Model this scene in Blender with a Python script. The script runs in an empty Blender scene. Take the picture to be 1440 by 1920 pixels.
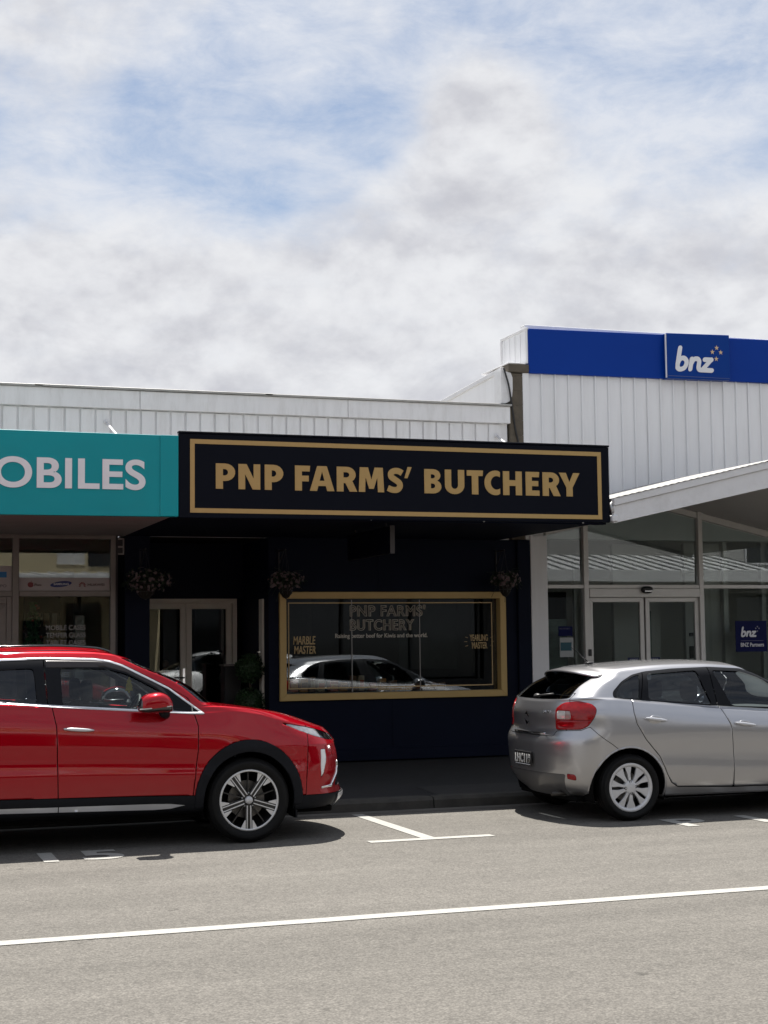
import bpy, bmesh, math, random
import numpy as np
from mathutils import Matrix, Vector
random.seed(7); RNG = np.random.default_rng(7)
SC = bpy.context.scene
COL = SC.collection
PI = math.pi

# ------------------------------------------------------------------ camera
F_PX, YAW, HOR, ROLL, EYE = 2884.0, math.radians(19.0), 1202.0, 0.0112, 1.66
_p = math.atan((HOR - 960) / F_PX * math.cos(ROLL))
_F = Vector((math.sin(YAW) * math.cos(_p), math.cos(YAW) * math.cos(_p), math.sin(_p)))
_R = Vector((math.cos(YAW), -math.sin(YAW), 0)); _U = _R.cross(_F)
_c, _s = math.cos(ROLL), math.sin(ROLL)
_R2 = _c * _R - _s * _U; _U2 = _c * _U + _s * _R
cd = bpy.data.cameras.new('camera'); cam = bpy.data.objects.new('camera', cd); COL.objects.link(cam)
cd.sensor_fit = 'HORIZONTAL'; cd.sensor_width = 36.0; cd.lens = 36.0 * F_PX / 1440.0
cd.clip_start = 0.05; cd.clip_end = 3000
cam.matrix_world = Matrix(((_R2.x, _U2.x, -_F.x, 0), (_R2.y, _U2.y, -_F.y, 0), (_R2.z, _U2.z, -_F.z, EYE), (0, 0, 0, 1)))
SC.camera = cam

# ------------------------------------------------------------------ sun, sky, exposure
SUN = Vector((0.07, 0.375, 1.0)).normalized()          # towards the sun
SUN_EL = math.asin(SUN.z); SUN_AZ = math.atan2(SUN.x, SUN.y)
sd = bpy.data.lights.new('sun', 'SUN'); so = bpy.data.objects.new('sun', sd); COL.objects.link(so)
sd.energy = 5.0; sd.angle = math.radians(0.53); sd.color = (1.0, 0.955, 0.89)
so.rotation_euler = (-SUN).to_track_quat('-Z', 'Y').to_euler(); so.location = (0, 30, 60)

CL_A, CL_B, CL_C, CL_D, CL_E = (3.1, 7.4, .7), (1.3, 2.2, 5.0), (4.3, 9.2, 1.0), (1.3, 6.2, 9.0), (8.3, 1.2, 4.0)   # where in the noise the clouds lie
CL_DARK, CL_LIGHT, CL_VEIL = (.312, .314, .340, 1), (.472, .476, .488, 1), (.410, .430, .472, 1)
CLOUDS = [(23.5, 19.7, 0.034, 0.26), (21.8, 18.3, 0.04, 0.24), (25.0, 18.2, 0.036, 0.2), (20.2, 17.0, 0.04, 0.16), (23.4, 17.6, 0.03, 0.14), (7.1, 21.4, 0.055, 0.2), (11.3, 22.6, 0.04, 0.1), (17.6, 22.1, 0.04, 0.1), (29.9, 21.7, 0.05, 0.1), (13.3, 20.1, 0.05, -0.13), (15.9, 17.7, 0.045, -0.17), (18.0, 20.1, 0.045, -0.12), (26.1, 20.8, 0.03, -0.22), (28.8, 18.6, 0.05, -0.2), (32.4, 18.9, 0.04, -0.12), (23.9, 21.8, 0.028, -0.12), (8.3, 17.7, 0.045, -0.16), (13.1, 17.1, 0.04, -0.12), (24.4, 16.6, 0.03, -0.1)]
W = bpy.data.worlds.new('World'); SC.world = W; W.use_nodes = True
nt = W.node_tree; nt.nodes.clear()
def wn(t, **k):
    n = nt.nodes.new(t)
    for a, v in k.items(): setattr(n, a, v)
    return n
def wmath(op, a, b=None, c=None, clamp=False):
    n = wn('ShaderNodeMath', operation=op, use_clamp=clamp)
    for i, v in enumerate((a, b, c)):
        if v is None: continue
        if isinstance(v, (int, float)): n.inputs[i].default_value = v
        else: nt.links.new(v, n.inputs[i])
    return n.outputs[0]
def wmix(fac, a, b):
    n = wn('ShaderNodeMix', data_type='RGBA')
    for s, v in ((n.inputs[0], fac), (n.inputs[6], a), (n.inputs[7], b)):
        if isinstance(v, (int, float, tuple)): s.default_value = v
        else: nt.links.new(v, s)
    return n.outputs[2]
def wnoise(vec, scale, detail=8, rough=0.55, dist=0.0, lac=2.0):
    n = wn('ShaderNodeTexNoise', noise_dimensions='3D')
    n.inputs['Scale'].default_value = scale; n.inputs['Detail'].default_value = detail
    n.inputs['Roughness'].default_value = rough; n.inputs['Distortion'].default_value = dist
    n.inputs['Lacunarity'].default_value = lac
    nt.links.new(vec, n.inputs['Vector']); return n.outputs['Fac']
def wstep(x, a, b):
    n = wn('ShaderNodeMapRange', interpolation_type='SMOOTHSTEP')
    nt.links.new(x, n.inputs[0]); n.inputs[1].default_value = a; n.inputs[2].default_value = b
    return n.outputs[0]
sky = wn('ShaderNodeTexSky', sky_type='NISHITA'); sky.sun_disc = False
sky.sun_elevation = SUN_EL; sky.sun_rotation = SUN_AZ; sky.air_density = 1.0; sky.dust_density = 0.6; sky.ozone_density = 2.0
skys = wn('ShaderNodeVectorMath', operation='SCALE'); nt.links.new(sky.outputs[0], skys.inputs[0]); skys.inputs['Scale'].default_value = 0.060
tc = wn('ShaderNodeTexCoord'); sep = wn('ShaderNodeSeparateXYZ'); nt.links.new(tc.outputs['Generated'], sep.inputs[0])
# cloud deck: billowing layer that closes towards the horizon, thin veil higher up
zz = wmath('MAXIMUM', sep.outputs[2], 0.0)
def woff(vec, off, sc=(1, 1, 1)):
    n = wn('ShaderNodeMapping'); n.inputs['Location'].default_value = off; n.inputs['Scale'].default_value = sc
    nt.links.new(vec, n.inputs['Vector']); return n.outputs[0]
D = tc.outputs['Generated']
big = wnoise(woff(D, CL_A, (1, 1, 1.5)), 5.0, 4, 0.5, 0.2)
mid = wnoise(woff(D, CL_B, (1, 1, 1.5)), 11.0, 11, 0.58, 0.15)
veil = wnoise(woff(D, CL_C, (1, 1, 1.9)), 8.0, 11, 0.60, 0.25)
shade = wnoise(woff(D, CL_D, (1, 1, 1.7)), 8.5, 9, 0.54, 0.1)
soft = wnoise(woff(D, CL_E, (1, 1, 1.3)), 4.0, 3, 0.5, 0.2)
low = wmath('MULTIPLY', wstep(zz, 0.345, 0.20), 0.40)           # slant path: the deck closes up towards the horizon
dens = wmath('ADD', wmath('ADD', wmath('MULTIPLY', big, 0.45), wmath('MULTIPLY', mid, 0.58)), low)
for az_, el_, sg_, wt_ in CLOUDS:                                # single clouds (+) and clear gaps (-) by azimuth and elevation
    dv = (math.sin(math.radians(az_)) * math.cos(math.radians(el_)), math.cos(math.radians(az_)) * math.cos(math.radians(el_)), math.sin(math.radians(el_)))
    dn = wn('ShaderNodeVectorMath', operation='DOT_PRODUCT'); nt.links.new(D, dn.inputs[0]); dn.inputs[1].default_value = dv
    g_ = wmath('EXPONENT', wmath('MULTIPLY', wmath('SUBTRACT', 1.0, dn.outputs['Value']), -2.0 / (sg_ * 1.25) ** 2))
    dens = wmath('ADD', dens, wmath('MULTIPLY', g_, wt_ * 0.62))
thick = wstep(dens, 0.49, 0.80)
thin = wmath('MULTIPLY', wstep(wmath('ADD', veil, wmath('MULTIPLY', wmath('SUBTRACT', dens, 0.55), 0.30)), 0.28, 0.66), 0.86)
cover = wmath('SUBTRACT', 1.0, wmath('MULTIPLY', wmath('SUBTRACT', 1.0, thick), wmath('SUBTRACT', 1.0, thin)))
wisp = wnoise(woff(D, (2.2, 5.1, 3.3), (1, 1, 2.6)), 17.0, 13, 0.70, 0.45)
cover = wmath('ADD', wmath('MULTIPLY', cover, 0.66), 0.34)
cover = wmath('ADD', cover, wmath('MULTIPLY', wmath('SUBTRACT', wisp, 0.5), wmath('SUBTRACT', 1.10, wmath('MULTIPLY', thick, 0.9))), clamp=True)
# billow relief: a lump is bright where the cloud thins out upwards (towards the sun), grey at its base
r1 = wmath('SUBTRACT', wnoise(woff(D, CL_B, (1, 1, 1.5)), 11.0, 9, 0.56, 0.15), wnoise(woff(D, (CL_B[0], CL_B[1], CL_B[2] + .030), (1, 1, 1.5)), 11.0, 9, 0.56, 0.15))
r2 = wmath('SUBTRACT', wnoise(woff(D, CL_D, (1, 1, 1.6)), 24.0, 7, 0.55, 0.1), wnoise(woff(D, (CL_D[0], CL_D[1], CL_D[2] + .014), (1, 1, 1.6)), 24.0, 7, 0.55, 0.1))
rel = wmath('ADD', wmath('ADD', wmath('MULTIPLY', r1, 1.15), wmath('MULTIPLY', r2, 0.42)), wmath('ADD', wmath('MULTIPLY', shade, 0.55), wmath('MULTIPLY', soft, 0.45)))
cl = wmix(wstep(rel, 0.16, 0.74), CL_DARK, CL_LIGHT)
cl = wmix(wmath('MULTIPLY', thick, 0.92), CL_VEIL, cl)
fin = wmix(cover, skys.outputs[0], cl)
bg = wn('ShaderNodeBackground'); nt.links.new(fin, bg.inputs[0]); bg.inputs[1].default_value = 1.0
wo = wn('ShaderNodeOutputWorld'); nt.links.new(bg.outputs[0], wo.inputs[0])
W.cycles.sampling_method = 'MANUAL'; W.cycles.sample_map_resolution = 512

SC.view_settings.view_transform = 'Standard'; SC.view_settings.look = 'None'
SC.view_settings.exposure = 0.85; SC.view_settings.gamma = 1.0; SC.view_settings.use_curve_mapping = False
SC.render.engine = 'CYCLES'
SC.cycles.use_denoising = True; SC.cycles.max_bounces = 10; SC.cycles.transparent_max_bounces = 24
SC.cycles.caustics_reflective = False; SC.cycles.caustics_refractive = False; SC.cycles.sample_clamp_indirect = 6.0
SC.render.film_transparent = False

# ------------------------------------------------------------------ materials
MATS = {}
def mat(name, col, rough=0.6, metal=0.0, coat=0.0, var=0.0, vscale=3.0, bump=0.0, bscale=60.0, spec=0.5, dirt=None, dscale=1.5, damt=0.4, stretch=(1, 1, 1), emit=None, flake=0.0):
    """procedural Principled material: colour mottling, optional dirt patches, fine bump"""
    if name in MATS: return MATS[name]
    m = bpy.data.materials.new(name); m.use_nodes = True; t = m.node_tree; b = t.nodes['Principled BSDF']
    N = t.nodes.new; L = t.links.new
    b.inputs['Base Color'].default_value = (*col, 1); b.inputs['Roughness'].default_value = rough
    b.inputs['Metallic'].default_value = metal; b.inputs['Coat Weight'].default_value = coat
    b.inputs['Coat Roughness'].default_value = 0.02; b.inputs['Specular IOR Level'].default_value = spec
    tc = N('ShaderNodeTexCoord'); mp = N('ShaderNodeMapping'); mp.inputs['Scale'].default_value = stretch; L(tc.outputs['Object'], mp.inputs[0])
    out = None
    if var > 0:
        n = N('ShaderNodeTexNoise'); n.inputs['Scale'].default_value = vscale; n.inputs['Detail'].default_value = 6; n.inputs['Roughness'].default_value = 0.62
        L(mp.outputs[0], n.inputs['Vector'])
        r = N('ShaderNodeMapRange'); r.inputs[1].default_value = 0.25; r.inputs[2].default_value = 0.75
        r.inputs[3].default_value = 1 - var; r.inputs[4].default_value = 1 + var; L(n.outputs['Fac'], r.inputs[0])
        mx = N('ShaderNodeVectorMath'); mx.operation = 'SCALE'; mx.inputs[0].default_value = col; L(r.outputs[0], mx.inputs['Scale']); out = mx.outputs[0]
    if dirt:
        n = N('ShaderNodeTexNoise'); n.inputs['Scale'].default_value = dscale; n.inputs['Detail'].default_value = 9; n.inputs['Roughness'].default_value = 0.7
        L(mp.outputs[0], n.inputs['Vector'])
        r = N('ShaderNodeMapRange'); r.inputs[1].default_value = 0.48; r.inputs[2].default_value = 0.78; r.inputs[3].default_value = 0; r.inputs[4].default_value = damt; L(n.outputs['Fac'], r.inputs[0])
        mx = N('ShaderNodeMix'); mx.data_type = 'RGBA'; L(r.outputs[0], mx.inputs[0]); mx.inputs[7].default_value = (*dirt, 1)
        if out is None: mx.inputs[6].default_value = (*col, 1)
        else: L(out, mx.inputs[6])
        out = mx.outputs[2]
    if out is not None: L(out, b.inputs['Base Color'])
    if bump > 0:
        n = N('ShaderNodeTexNoise'); n.inputs['Scale'].default_value = bscale; n.inputs['Detail'].default_value = 4
        L(tc.outputs['Object'], n.inputs['Vector'])
        bp = N('ShaderNodeBump'); bp.inputs['Strength'].default_value = bump; bp.inputs['Distance'].default_value = 0.01
        L(n.outputs['Fac'], bp.inputs['Height']); L(bp.outputs[0], b.inputs['Normal'])
    if emit:
        b.inputs['Emission Color'].default_value = (*emit[0], 1); b.inputs['Emission Strength'].default_value = emit[1]
    MATS[name] = m; return m
def glass(name, tint=(0.9, 0.95, 0.95), ior=1.5, rough=0.0):
    if name in MATS: return MATS[name]
    m = bpy.data.materials.new(name); m.use_nodes = True; t = m.node_tree; t.nodes.clear(); N = t.nodes.new; L = t.links.new
    fr = N('ShaderNodeFresnel'); fr.inputs[0].default_value = ior
    tr = N('ShaderNodeBsdfTransparent'); tr.inputs[0].default_value = (*tint, 1)
    gl = N('ShaderNodeBsdfGlossy'); gl.inputs['Roughness'].default_value = rough; gl.inputs[0].default_value = (0.95, 0.97, 1, 1)
    tc = N('ShaderNodeTexCoord'); n = N('ShaderNodeTexNoise'); n.inputs['Scale'].default_value = 0.9; n.inputs['Detail'].default_value = 1
    L(tc.outputs['Object'], n.inputs['Vector']); bp = N('ShaderNodeBump'); bp.inputs['Strength'].default_value = 0.02; bp.inputs['Distance'].default_value = 0.02
    L(n.outputs['Fac'], bp.inputs['Height']); L(bp.outputs[0], gl.inputs['Normal'])
    mx = N('ShaderNodeMixShader'); L(fr.outputs[0], mx.inputs[0]); L(tr.outputs[0], mx.inputs[1]); L(gl.outputs[0], mx.inputs[2])
    o = N('ShaderNodeOutputMaterial'); L(mx.outputs[0], o.inputs[0]); MATS[name] = m; return m

WHITE_BOARD = mat('white_painted_boards', (0.78, 0.78, 0.79), 0.55, var=0.05, vscale=2.2, dirt=(0.38, 0.36, 0.33), dscale=3.0, damt=0.35, stretch=(3, 3, 0.6), bump=0.08, bscale=25)
WHITE_STEEL = mat('white_coated_steel', (0.79, 0.795, 0.81), 0.42, var=0.03, vscale=1.2, dirt=(0.52, 0.52, 0.50), dscale=1.6, damt=0.22, stretch=(4, 4, 0.5))
WHITE_TRIM = mat('white_trim', (0.72, 0.72, 0.73), 0.5, var=0.05, vscale=4, dirt=(0.35, 0.33, 0.30), dscale=5, damt=0.3)
GREY_CAP = mat('grey_flashing', (0.36, 0.355, 0.34), 0.5, metal=0.2, var=0.15, vscale=5, dirt=(0.16, 0.14, 0.12), dscale=7, damt=0.5)
CONCRETE_PIER = mat('weathered_block', (0.105, 0.088, 0.066), 0.9, var=0.28, vscale=6, dirt=(0.05, 0.045, 0.04), dscale=4, damt=0.7, bump=0.5, bscale=45)
NAVY = mat('navy_paint', (0.0026, 0.0052, 0.0165), 0.6, spec=0.12, var=0.18, vscale=2.0, bump=0.06, bscale=40)
NAVY_SIGN = mat('navy_sign_panel', (0.0020, 0.0032, 0.0085), 0.5, spec=0.10, var=0.12, vscale=1.5)
GOLD = mat('gold_vinyl', (0.47, 0.315, 0.125), 0.55, spec=.2, var=0.04, vscale=8)
GOLD_PAINT = mat('gold_frame_paint', (0.54, 0.37, 0.135), 0.5, var=0.06, vscale=5)
GOLD_PRINT = mat('gold_window_print', (0.55, 0.40, 0.20), 0.6, var=0.1, vscale=40)
CREAM_PRINT = mat('cream_window_print', (0.62, 0.58, 0.50), 0.6, var=0.1, vscale=40)
TEAL = mat('teal_sign_panel', (0.003, 0.30, 0.34), 0.30, spec=.2, var=0.06, vscale=1.4, dirt=(0.01, 0.28, 0.31), dscale=1.2, damt=0.5)
TEAL_WHITE = mat('white_vinyl', (0.80, 0.81, 0.83), 0.5, var=0.03, vscale=8)
BNZ_BLUE = mat('bnz_blue', (0.001, 0.036, 0.27), 0.4, spec=.12, var=0.05, vscale=1.2)
BNZ_BLUE2 = mat('bnz_blue_box', (0.001, 0.038, 0.235), 0.4, spec=.12, var=0.05, vscale=1.2)
BNZ_WHITE = mat('sign_white', (0.72, 0.73, 0.76), 0.4)
BNZ_STAR = mat('star_gold', (0.62, 0.45, 0.28), 0.45)
ALU = mat('grey_aluminium', (0.30, 0.29, 0.28), 0.42, metal=0.35, var=0.06, vscale=10)
ALU_WARM = mat('warm_grey_frame', (0.20, 0.18, 0.165), 0.45, metal=0.2, var=0.08, vscale=9)
ALU_DARK = mat('dark_frame', (0.03, 0.03, 0.032), 0.45, metal=0.3)
DOOR_FRAME = mat('door_frame_grey', (0.72, 0.67, 0.58), 0.5, var=0.08, vscale=7)
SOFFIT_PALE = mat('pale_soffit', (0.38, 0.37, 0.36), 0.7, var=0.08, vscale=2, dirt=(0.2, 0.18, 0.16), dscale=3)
SOFFIT_WHITE = mat('canopy_soffit', (0.66, 0.65, 0.63), 0.65, var=0.05, vscale=2)
GLASS = glass('shop_glass', (0.88, 0.92, 0.91), 1.58)
GLASS_TINT = glass('tinted_shop_glass', (0.84, 0.88, 0.87), 1.85)
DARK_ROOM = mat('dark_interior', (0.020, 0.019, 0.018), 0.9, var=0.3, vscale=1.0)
BLACK = mat('black_plastic', (0.012, 0.012, 0.013), 0.5, var=0.1, vscale=20)
CHROME = mat('chrome', (0.72, 0.72, 0.72), 0.12, metal=1.0)
GALV = mat('galvanised', (0.45, 0.45, 0.45), 0.45, metal=0.8, var=0.2, vscale=20)

# ------------------------------------------------------------------ object helpers
WM = {}
def newmesh(name, V, F, m=None, smooth=False):
    me = bpy.data.meshes.new(name); me.from_pydata([tuple(map(float, v[:3])) for v in V], [], [tuple(f) for f in F])
    if m is not None:
        for mm in (m if isinstance(m, (list, tuple)) else [m]): me.materials.append(mm)
    if smooth: me.polygons.foreach_set('use_smooth', [True] * len(me.polygons))
    me.update(); return me
def place(name, me, parent=None, local=False):
    o = bpy.data.objects.new(name, me); COL.objects.link(o)
    if parent is not None:
        o.parent = parent
        if not local: o.matrix_parent_inverse = WM.get(parent.name, Matrix.Identity(4)).inverted()
    return o
def obj(name, V, F, m, parent=None, smooth=False, local=False):
    return place(name, newmesh(name, V, F, m, smooth), parent, local)
def thing(name, label, cat, loc=(0, 0, 0), rz=0.0, group=None):
    o = bpy.data.objects.new(name, None); COL.objects.link(o); o.empty_display_size = 0.2
    o.location = loc; o.rotation_euler = (0, 0, rz); WM[o.name] = Matrix.Translation(loc) @ Matrix.Rotation(rz, 4, 'Z')
    return tag(o, label, cat, group)
def tag(o, label, cat, group=None):
    o['label'] = label; o['category'] = cat
    if group: o['group'] = group
    return o
def struct(o, kind='structure'): o['kind'] = kind; return o
BOXF = [(0, 3, 2, 1), (4, 5, 6, 7), (0, 1, 5, 4), (1, 2, 6, 5), (2, 3, 7, 6), (3, 0, 4, 7)]
def boxv(x0, x1, y0, y1, z0, z1):
    return [(x0, y0, z0), (x1, y0, z0), (x1, y1, z0), (x0, y1, z0), (x0, y0, z1), (x1, y0, z1), (x1, y1, z1), (x0, y1, z1)]
def bevmesh(name, V, F, m, bev, seg=1, smooth=False):
    bm = bmesh.new(); vs = [bm.verts.new(v) for v in V]
    for f in F: bm.faces.new([vs[i] for i in f])
    bmesh.ops.recalc_face_normals(bm, faces=bm.faces)
    if bev > 0: bmesh.ops.bevel(bm, geom=list(bm.edges), offset=bev, segments=seg, affect='EDGES', profile=0.5)
    me = bpy.data.meshes.new(name); bm.to_mesh(me); bm.free()
    if m is not None:
        for mm in (m if isinstance(m, (list, tuple)) else [m]): me.materials.append(mm)
    if smooth: me.polygons.foreach_set('use_smooth', [True] * len(me.polygons))
    return me
def box(name, x0, x1, y0, y1, z0, z1, m, parent=None, bev=0.004, local=False, seg=1):
    bev = min(bev, 0.3 * min(abs(x1 - x0), abs(y1 - y0), abs(z1 - z0)))
    return place(name, bevmesh(name, boxv(x0, x1, y0, y1, z0, z1), BOXF, m, bev, seg), parent, local)
def hexa(name, P, m, parent=None, bev=0.0, local=False):
    """box from 8 corners: bottom ring 0-3, top ring 4-7"""
    return place(name, bevmesh(name, P, BOXF, m, bev), parent, local)
class MB:
    """collects pieces that belong to ONE part"""
    def __init__(s): s.V = []; s.F = []; s.M = []
    def add(s, V, F, mi=0):
        o = len(s.V); s.V += [tuple(v) for v in V]; s.F += [tuple(i + o for i in f) for f in F]; s.M += [mi] * len(F)
    def box(s, x0, x1, y0, y1, z0, z1, mi=0): s.add(boxv(x0, x1, y0, y1, z0, z1), BOXF, mi)
    def tube(s, pts, r, n=8, mi=0, cap=True):
        V, F = tubegeo(pts, r, n, cap); s.add(V, F, mi)
    def build(s, name, m, parent=None, smooth=False, local=False):
        me = newmesh(name, s.V, s.F, m, smooth)
        if any(s.M): me.polygons.foreach_set('material_index', s.M)
        return place(name, me, parent, local)
def tubegeo(pts, r, n=8, cap=True):
    pts = [Vector(p) for p in pts]; V = []; F = []
    rs = r if isinstance(r, (list, tuple)) else [r] * len(pts)
    prev = None
    for i, p in enumerate(pts):
        t = (pts[min(i + 1, len(pts) - 1)] - pts[max(i - 1, 0)]).normalized()
        a = prev if prev is not None else (Vector((0, 0, 1)) if abs(t.z) < 0.9 else Vector((1, 0, 0)))
        u = (a - t * a.dot(t)).normalized(); w = t.cross(u); prev = u
        for k in range(n):
            q = 2 * PI * k / n; V.append(p + (u * math.cos(q) + w * math.sin(q)) * rs[i])
    for i in range(len(pts) - 1):
        for k in range(n):
            k2 = (k + 1) % n; F.append((i * n + k, i * n + k2, (i + 1) * n + k2, (i + 1) * n + k))
    if cap: F.append(tuple(range(n))[::-1]); F.append(tuple((len(pts) - 1) * n + k for k in range(n)))
    return V, F
def tube(name, pts, r, m, parent=None, n=8, local=False):
    V, F = tubegeo(pts, r, n); return obj(name, V, F, m, parent, True, local)
def ellipsoid(c, r, nu=20, nv=12, e1=1.0, e2=1.0):
    V = []; F = []
    sp = lambda x, e: math.copysign(abs(x) ** e, x)
    for i in range(nv + 1):
        a = -PI / 2 + PI * i / nv
        for j in range(nu):
            b = 2 * PI * j / nu
            V.append((c[0] + r[0] * sp(math.cos(a), e1) * sp(math.cos(b), e2), c[1] + r[1] * sp(math.cos(a), e1) * sp(math.sin(b), e2), c[2] + r[2] * sp(math.sin(a), e1)))
    for i in range(nv):
        for j in range(nu):
            j2 = (j + 1) % nu; F.append((i * nu + j, i * nu + j2, (i + 1) * nu + j2, (i + 1) * nu + j))
    return V, F

# flat lettering: contours in 2D -> thin solid, mapped by an affine frame (origin, right, up)
def curve_mesh(name, contours, m, depth=0.002):
    cu = bpy.data.curves.new(name, 'CURVE'); cu.dimensions = '2D'; cu.fill_mode = 'BOTH'; cu.extrude = depth
    for c in contours:
        sp = cu.splines.new('POLY'); sp.points.add(len(c) - 1); sp.use_cyclic_u = True
        for p, q in zip(sp.points, c): p.co = (q[0], q[1], 0, 1)
    return cu_to_mesh(cu, name, m)
def cu_to_mesh(cu, name, m):
    o = bpy.data.objects.new(name, cu); COL.objects.link(o)
    dg = bpy.context.evaluated_depsgraph_get(); me = bpy.data.meshes.new_from_object(o.evaluated_get(dg)); me.name = name
    bpy.data.objects.remove(o); bpy.data.curves.remove(cu)
    me.materials.clear(); me.materials.append(m); return me
def text_mesh(body, m, off=0.0, depth=0.002, outline=0.0, spacing=1.0, line=1.0, align='LEFT'):
    cu = bpy.data.curves.new('text', 'FONT'); cu.body = body; cu.size = 1; cu.offset = off; cu.space_character = spacing; cu.space_line = line; cu.align_x = align
    if outline: cu.fill_mode = 'NONE'; cu.bevel_depth = outline; cu.bevel_resolution = 0
    else: cu.extrude = depth
    return cu_to_mesh(cu, 'lettering', m)
def lay(me, origin, right, up, w=None, h=None, shear=0.0):
    """fit a flat mesh into a w x h rectangle whose lower-left corner is origin"""
    n = len(me.vertices); co = np.empty(n * 3); me.vertices.foreach_get('co', co); co = co.reshape(-1, 3)
    mn = co.min(0); mx = co.max(0); s = mx - mn
    sx = (w / s[0]) if w else (h / s[1]); sy = (h / s[1]) if h else sx
    a = (co[:, 0] - mn[0]) * sx; b = (co[:, 1] - mn[1]) * sy; d = co[:, 2]
    a = a + shear * b
    r = np.array(right); u = np.array(up); nn = np.cross(r, u)
    out = np.array(origin)[None] + a[:, None] * r + b[:, None] * u + d[:, None] * nn
    me.vertices.foreach_set('co', out.ravel()); me.update(); return me
RX, UZ = (1, 0, 0), (0, 0, 1)
def lettering(name, body, m, x0, z0, y, w=None, h=None, parent=None, off=0.0, outline=0.0, spacing=1.0, shear=0.0, line=1.0, align='LEFT', depth=0.002):
    return place(name, lay(text_mesh(body, m, off, depth, outline, spacing, line, align), (x0, y, z0), RX, UZ, w, h, shear), parent)

# ------------------------------------------------------------------ ground
def road_material():
    m = bpy.data.materials.new('chip_seal_road'); m.use_nodes = True; t = m.node_tree; b = t.nodes['Principled BSDF']; N = t.nodes.new; L = t.links.new
    tc = N('ShaderNodeTexCoord')
    def noise(sc, d, r, st=(1, 1, 1)):
        mp = N('ShaderNodeMapping'); mp.inputs['Scale'].default_value = st; L(tc.outputs['Object'], mp.inputs[0])
        n = N('ShaderNodeTexNoise'); n.inputs['Scale'].default_value = sc; n.inputs['Detail'].default_value = d; n.inputs['Roughness'].default_value = r
        L(mp.outputs[0], n.inputs['Vector']); return n.outputs['Fac']
    def rng(x, a, b_, c, d):
        r = N('ShaderNodeMapRange'); L(x, r.inputs[0]); r.inputs[1].default_value = a; r.inputs[2].default_value = b_; r.inputs[3].default_value = c; r.inputs[4].default_value = d; return r.outputs[0]
    def mul(a, c):
        n = N('ShaderNodeMath'); n.operation = 'MULTIPLY'; L(a, n.inputs[0]); L(c, n.inputs[1]); return n.outputs[0]
    vor = N('ShaderNodeTexVoronoi'); vor.inputs['Scale'].default_value = 85; vor.inputs['Randomness'].default_value = 1; L(tc.outputs['Object'], vor.inputs['Vector'])
    sepc = N('ShaderNodeSeparateColor'); L(vor.outputs['Color'], sepc.inputs[0])
    stone = rng(sepc.outputs[0], 0, 1, 0.80, 1.21)                       # each chip its own grey
    gap = rng(vor.outputs['Distance'], 0.25, 0.72, 1.04, 0.76)            # dark binder between chips
    fine = rng(noise(30, 6, 0.75), 0.3, 0.7, 0.82, 1.18)
    clump = rng(noise(7, 5, 0.7), 0.3, 0.7, 0.90, 1.09)
    band = rng(noise(0.9, 5, 0.6, (0.16, 1.6, 1)), 0.3, 0.7, 0.84, 1.14)  # wheel tracks run along the street
    drip = rng(noise(5.5, 3, 0.5), 0.70, 0.76, 1.0, 0.62)
    blot = rng(noise(1.3, 8, 0.65), 0.56, 0.78, 1.0, 0.82)
    v = mul(mul(mul(stone, gap), mul(fine, clump)), mul(mul(band, drip), blot))
    mx = N('ShaderNodeVectorMath'); mx.operation = 'SCALE'; mx.inputs[0].default_value = (0.146, 0.137, 0.122); L(v, mx.inputs['Scale'])
    L(mx.outputs[0], b.inputs['Base Color']); b.inputs['Roughness'].default_value = 0.85; b.inputs['Specular IOR Level'].default_value = 0.25
    bp = N('ShaderNodeBump'); bp.inputs['Strength'].default_value = 0.35; bp.inputs['Distance'].default_value = 0.006
    h = N('ShaderNodeMath'); h.operation = 'ADD'; L(vor.outputs['Distance'], h.inputs[0]); L(noise(90, 3, 0.6), h.inputs[1]); bp.invert = True
    L(h.outputs[0], bp.inputs['Height']); L(bp.outputs[0], b.inputs['Normal']); return m
ROAD = road_material()
ASPHALT = mat('dark_footpath_asphalt', (0.0125, 0.0128, 0.014), 0.85, var=0.25, vscale=3, bump=0.5, bscale=160, dirt=(0.026, 0.025, 0.024), dscale=1.2, damt=0.4)
PATCH = mat('footpath_patch', (0.024, 0.0235, 0.023), 0.85, var=0.2, vscale=5, bump=0.4, bscale=150)
KERB = mat('kerb_concrete', (0.05, 0.047, 0.041), 0.85, var=0.25, vscale=5, bump=0.4, bscale=60, dirt=(0.016, 0.015, 0.013), dscale=4, damt=0.7)
GUTTER = mat('gutter_concrete', (0.13, 0.12, 0.105), 0.85, var=0.2, vscale=4, bump=0.4, bscale=90, dirt=(0.07, 0.065, 0.06), dscale=3, damt=0.6)
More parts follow.
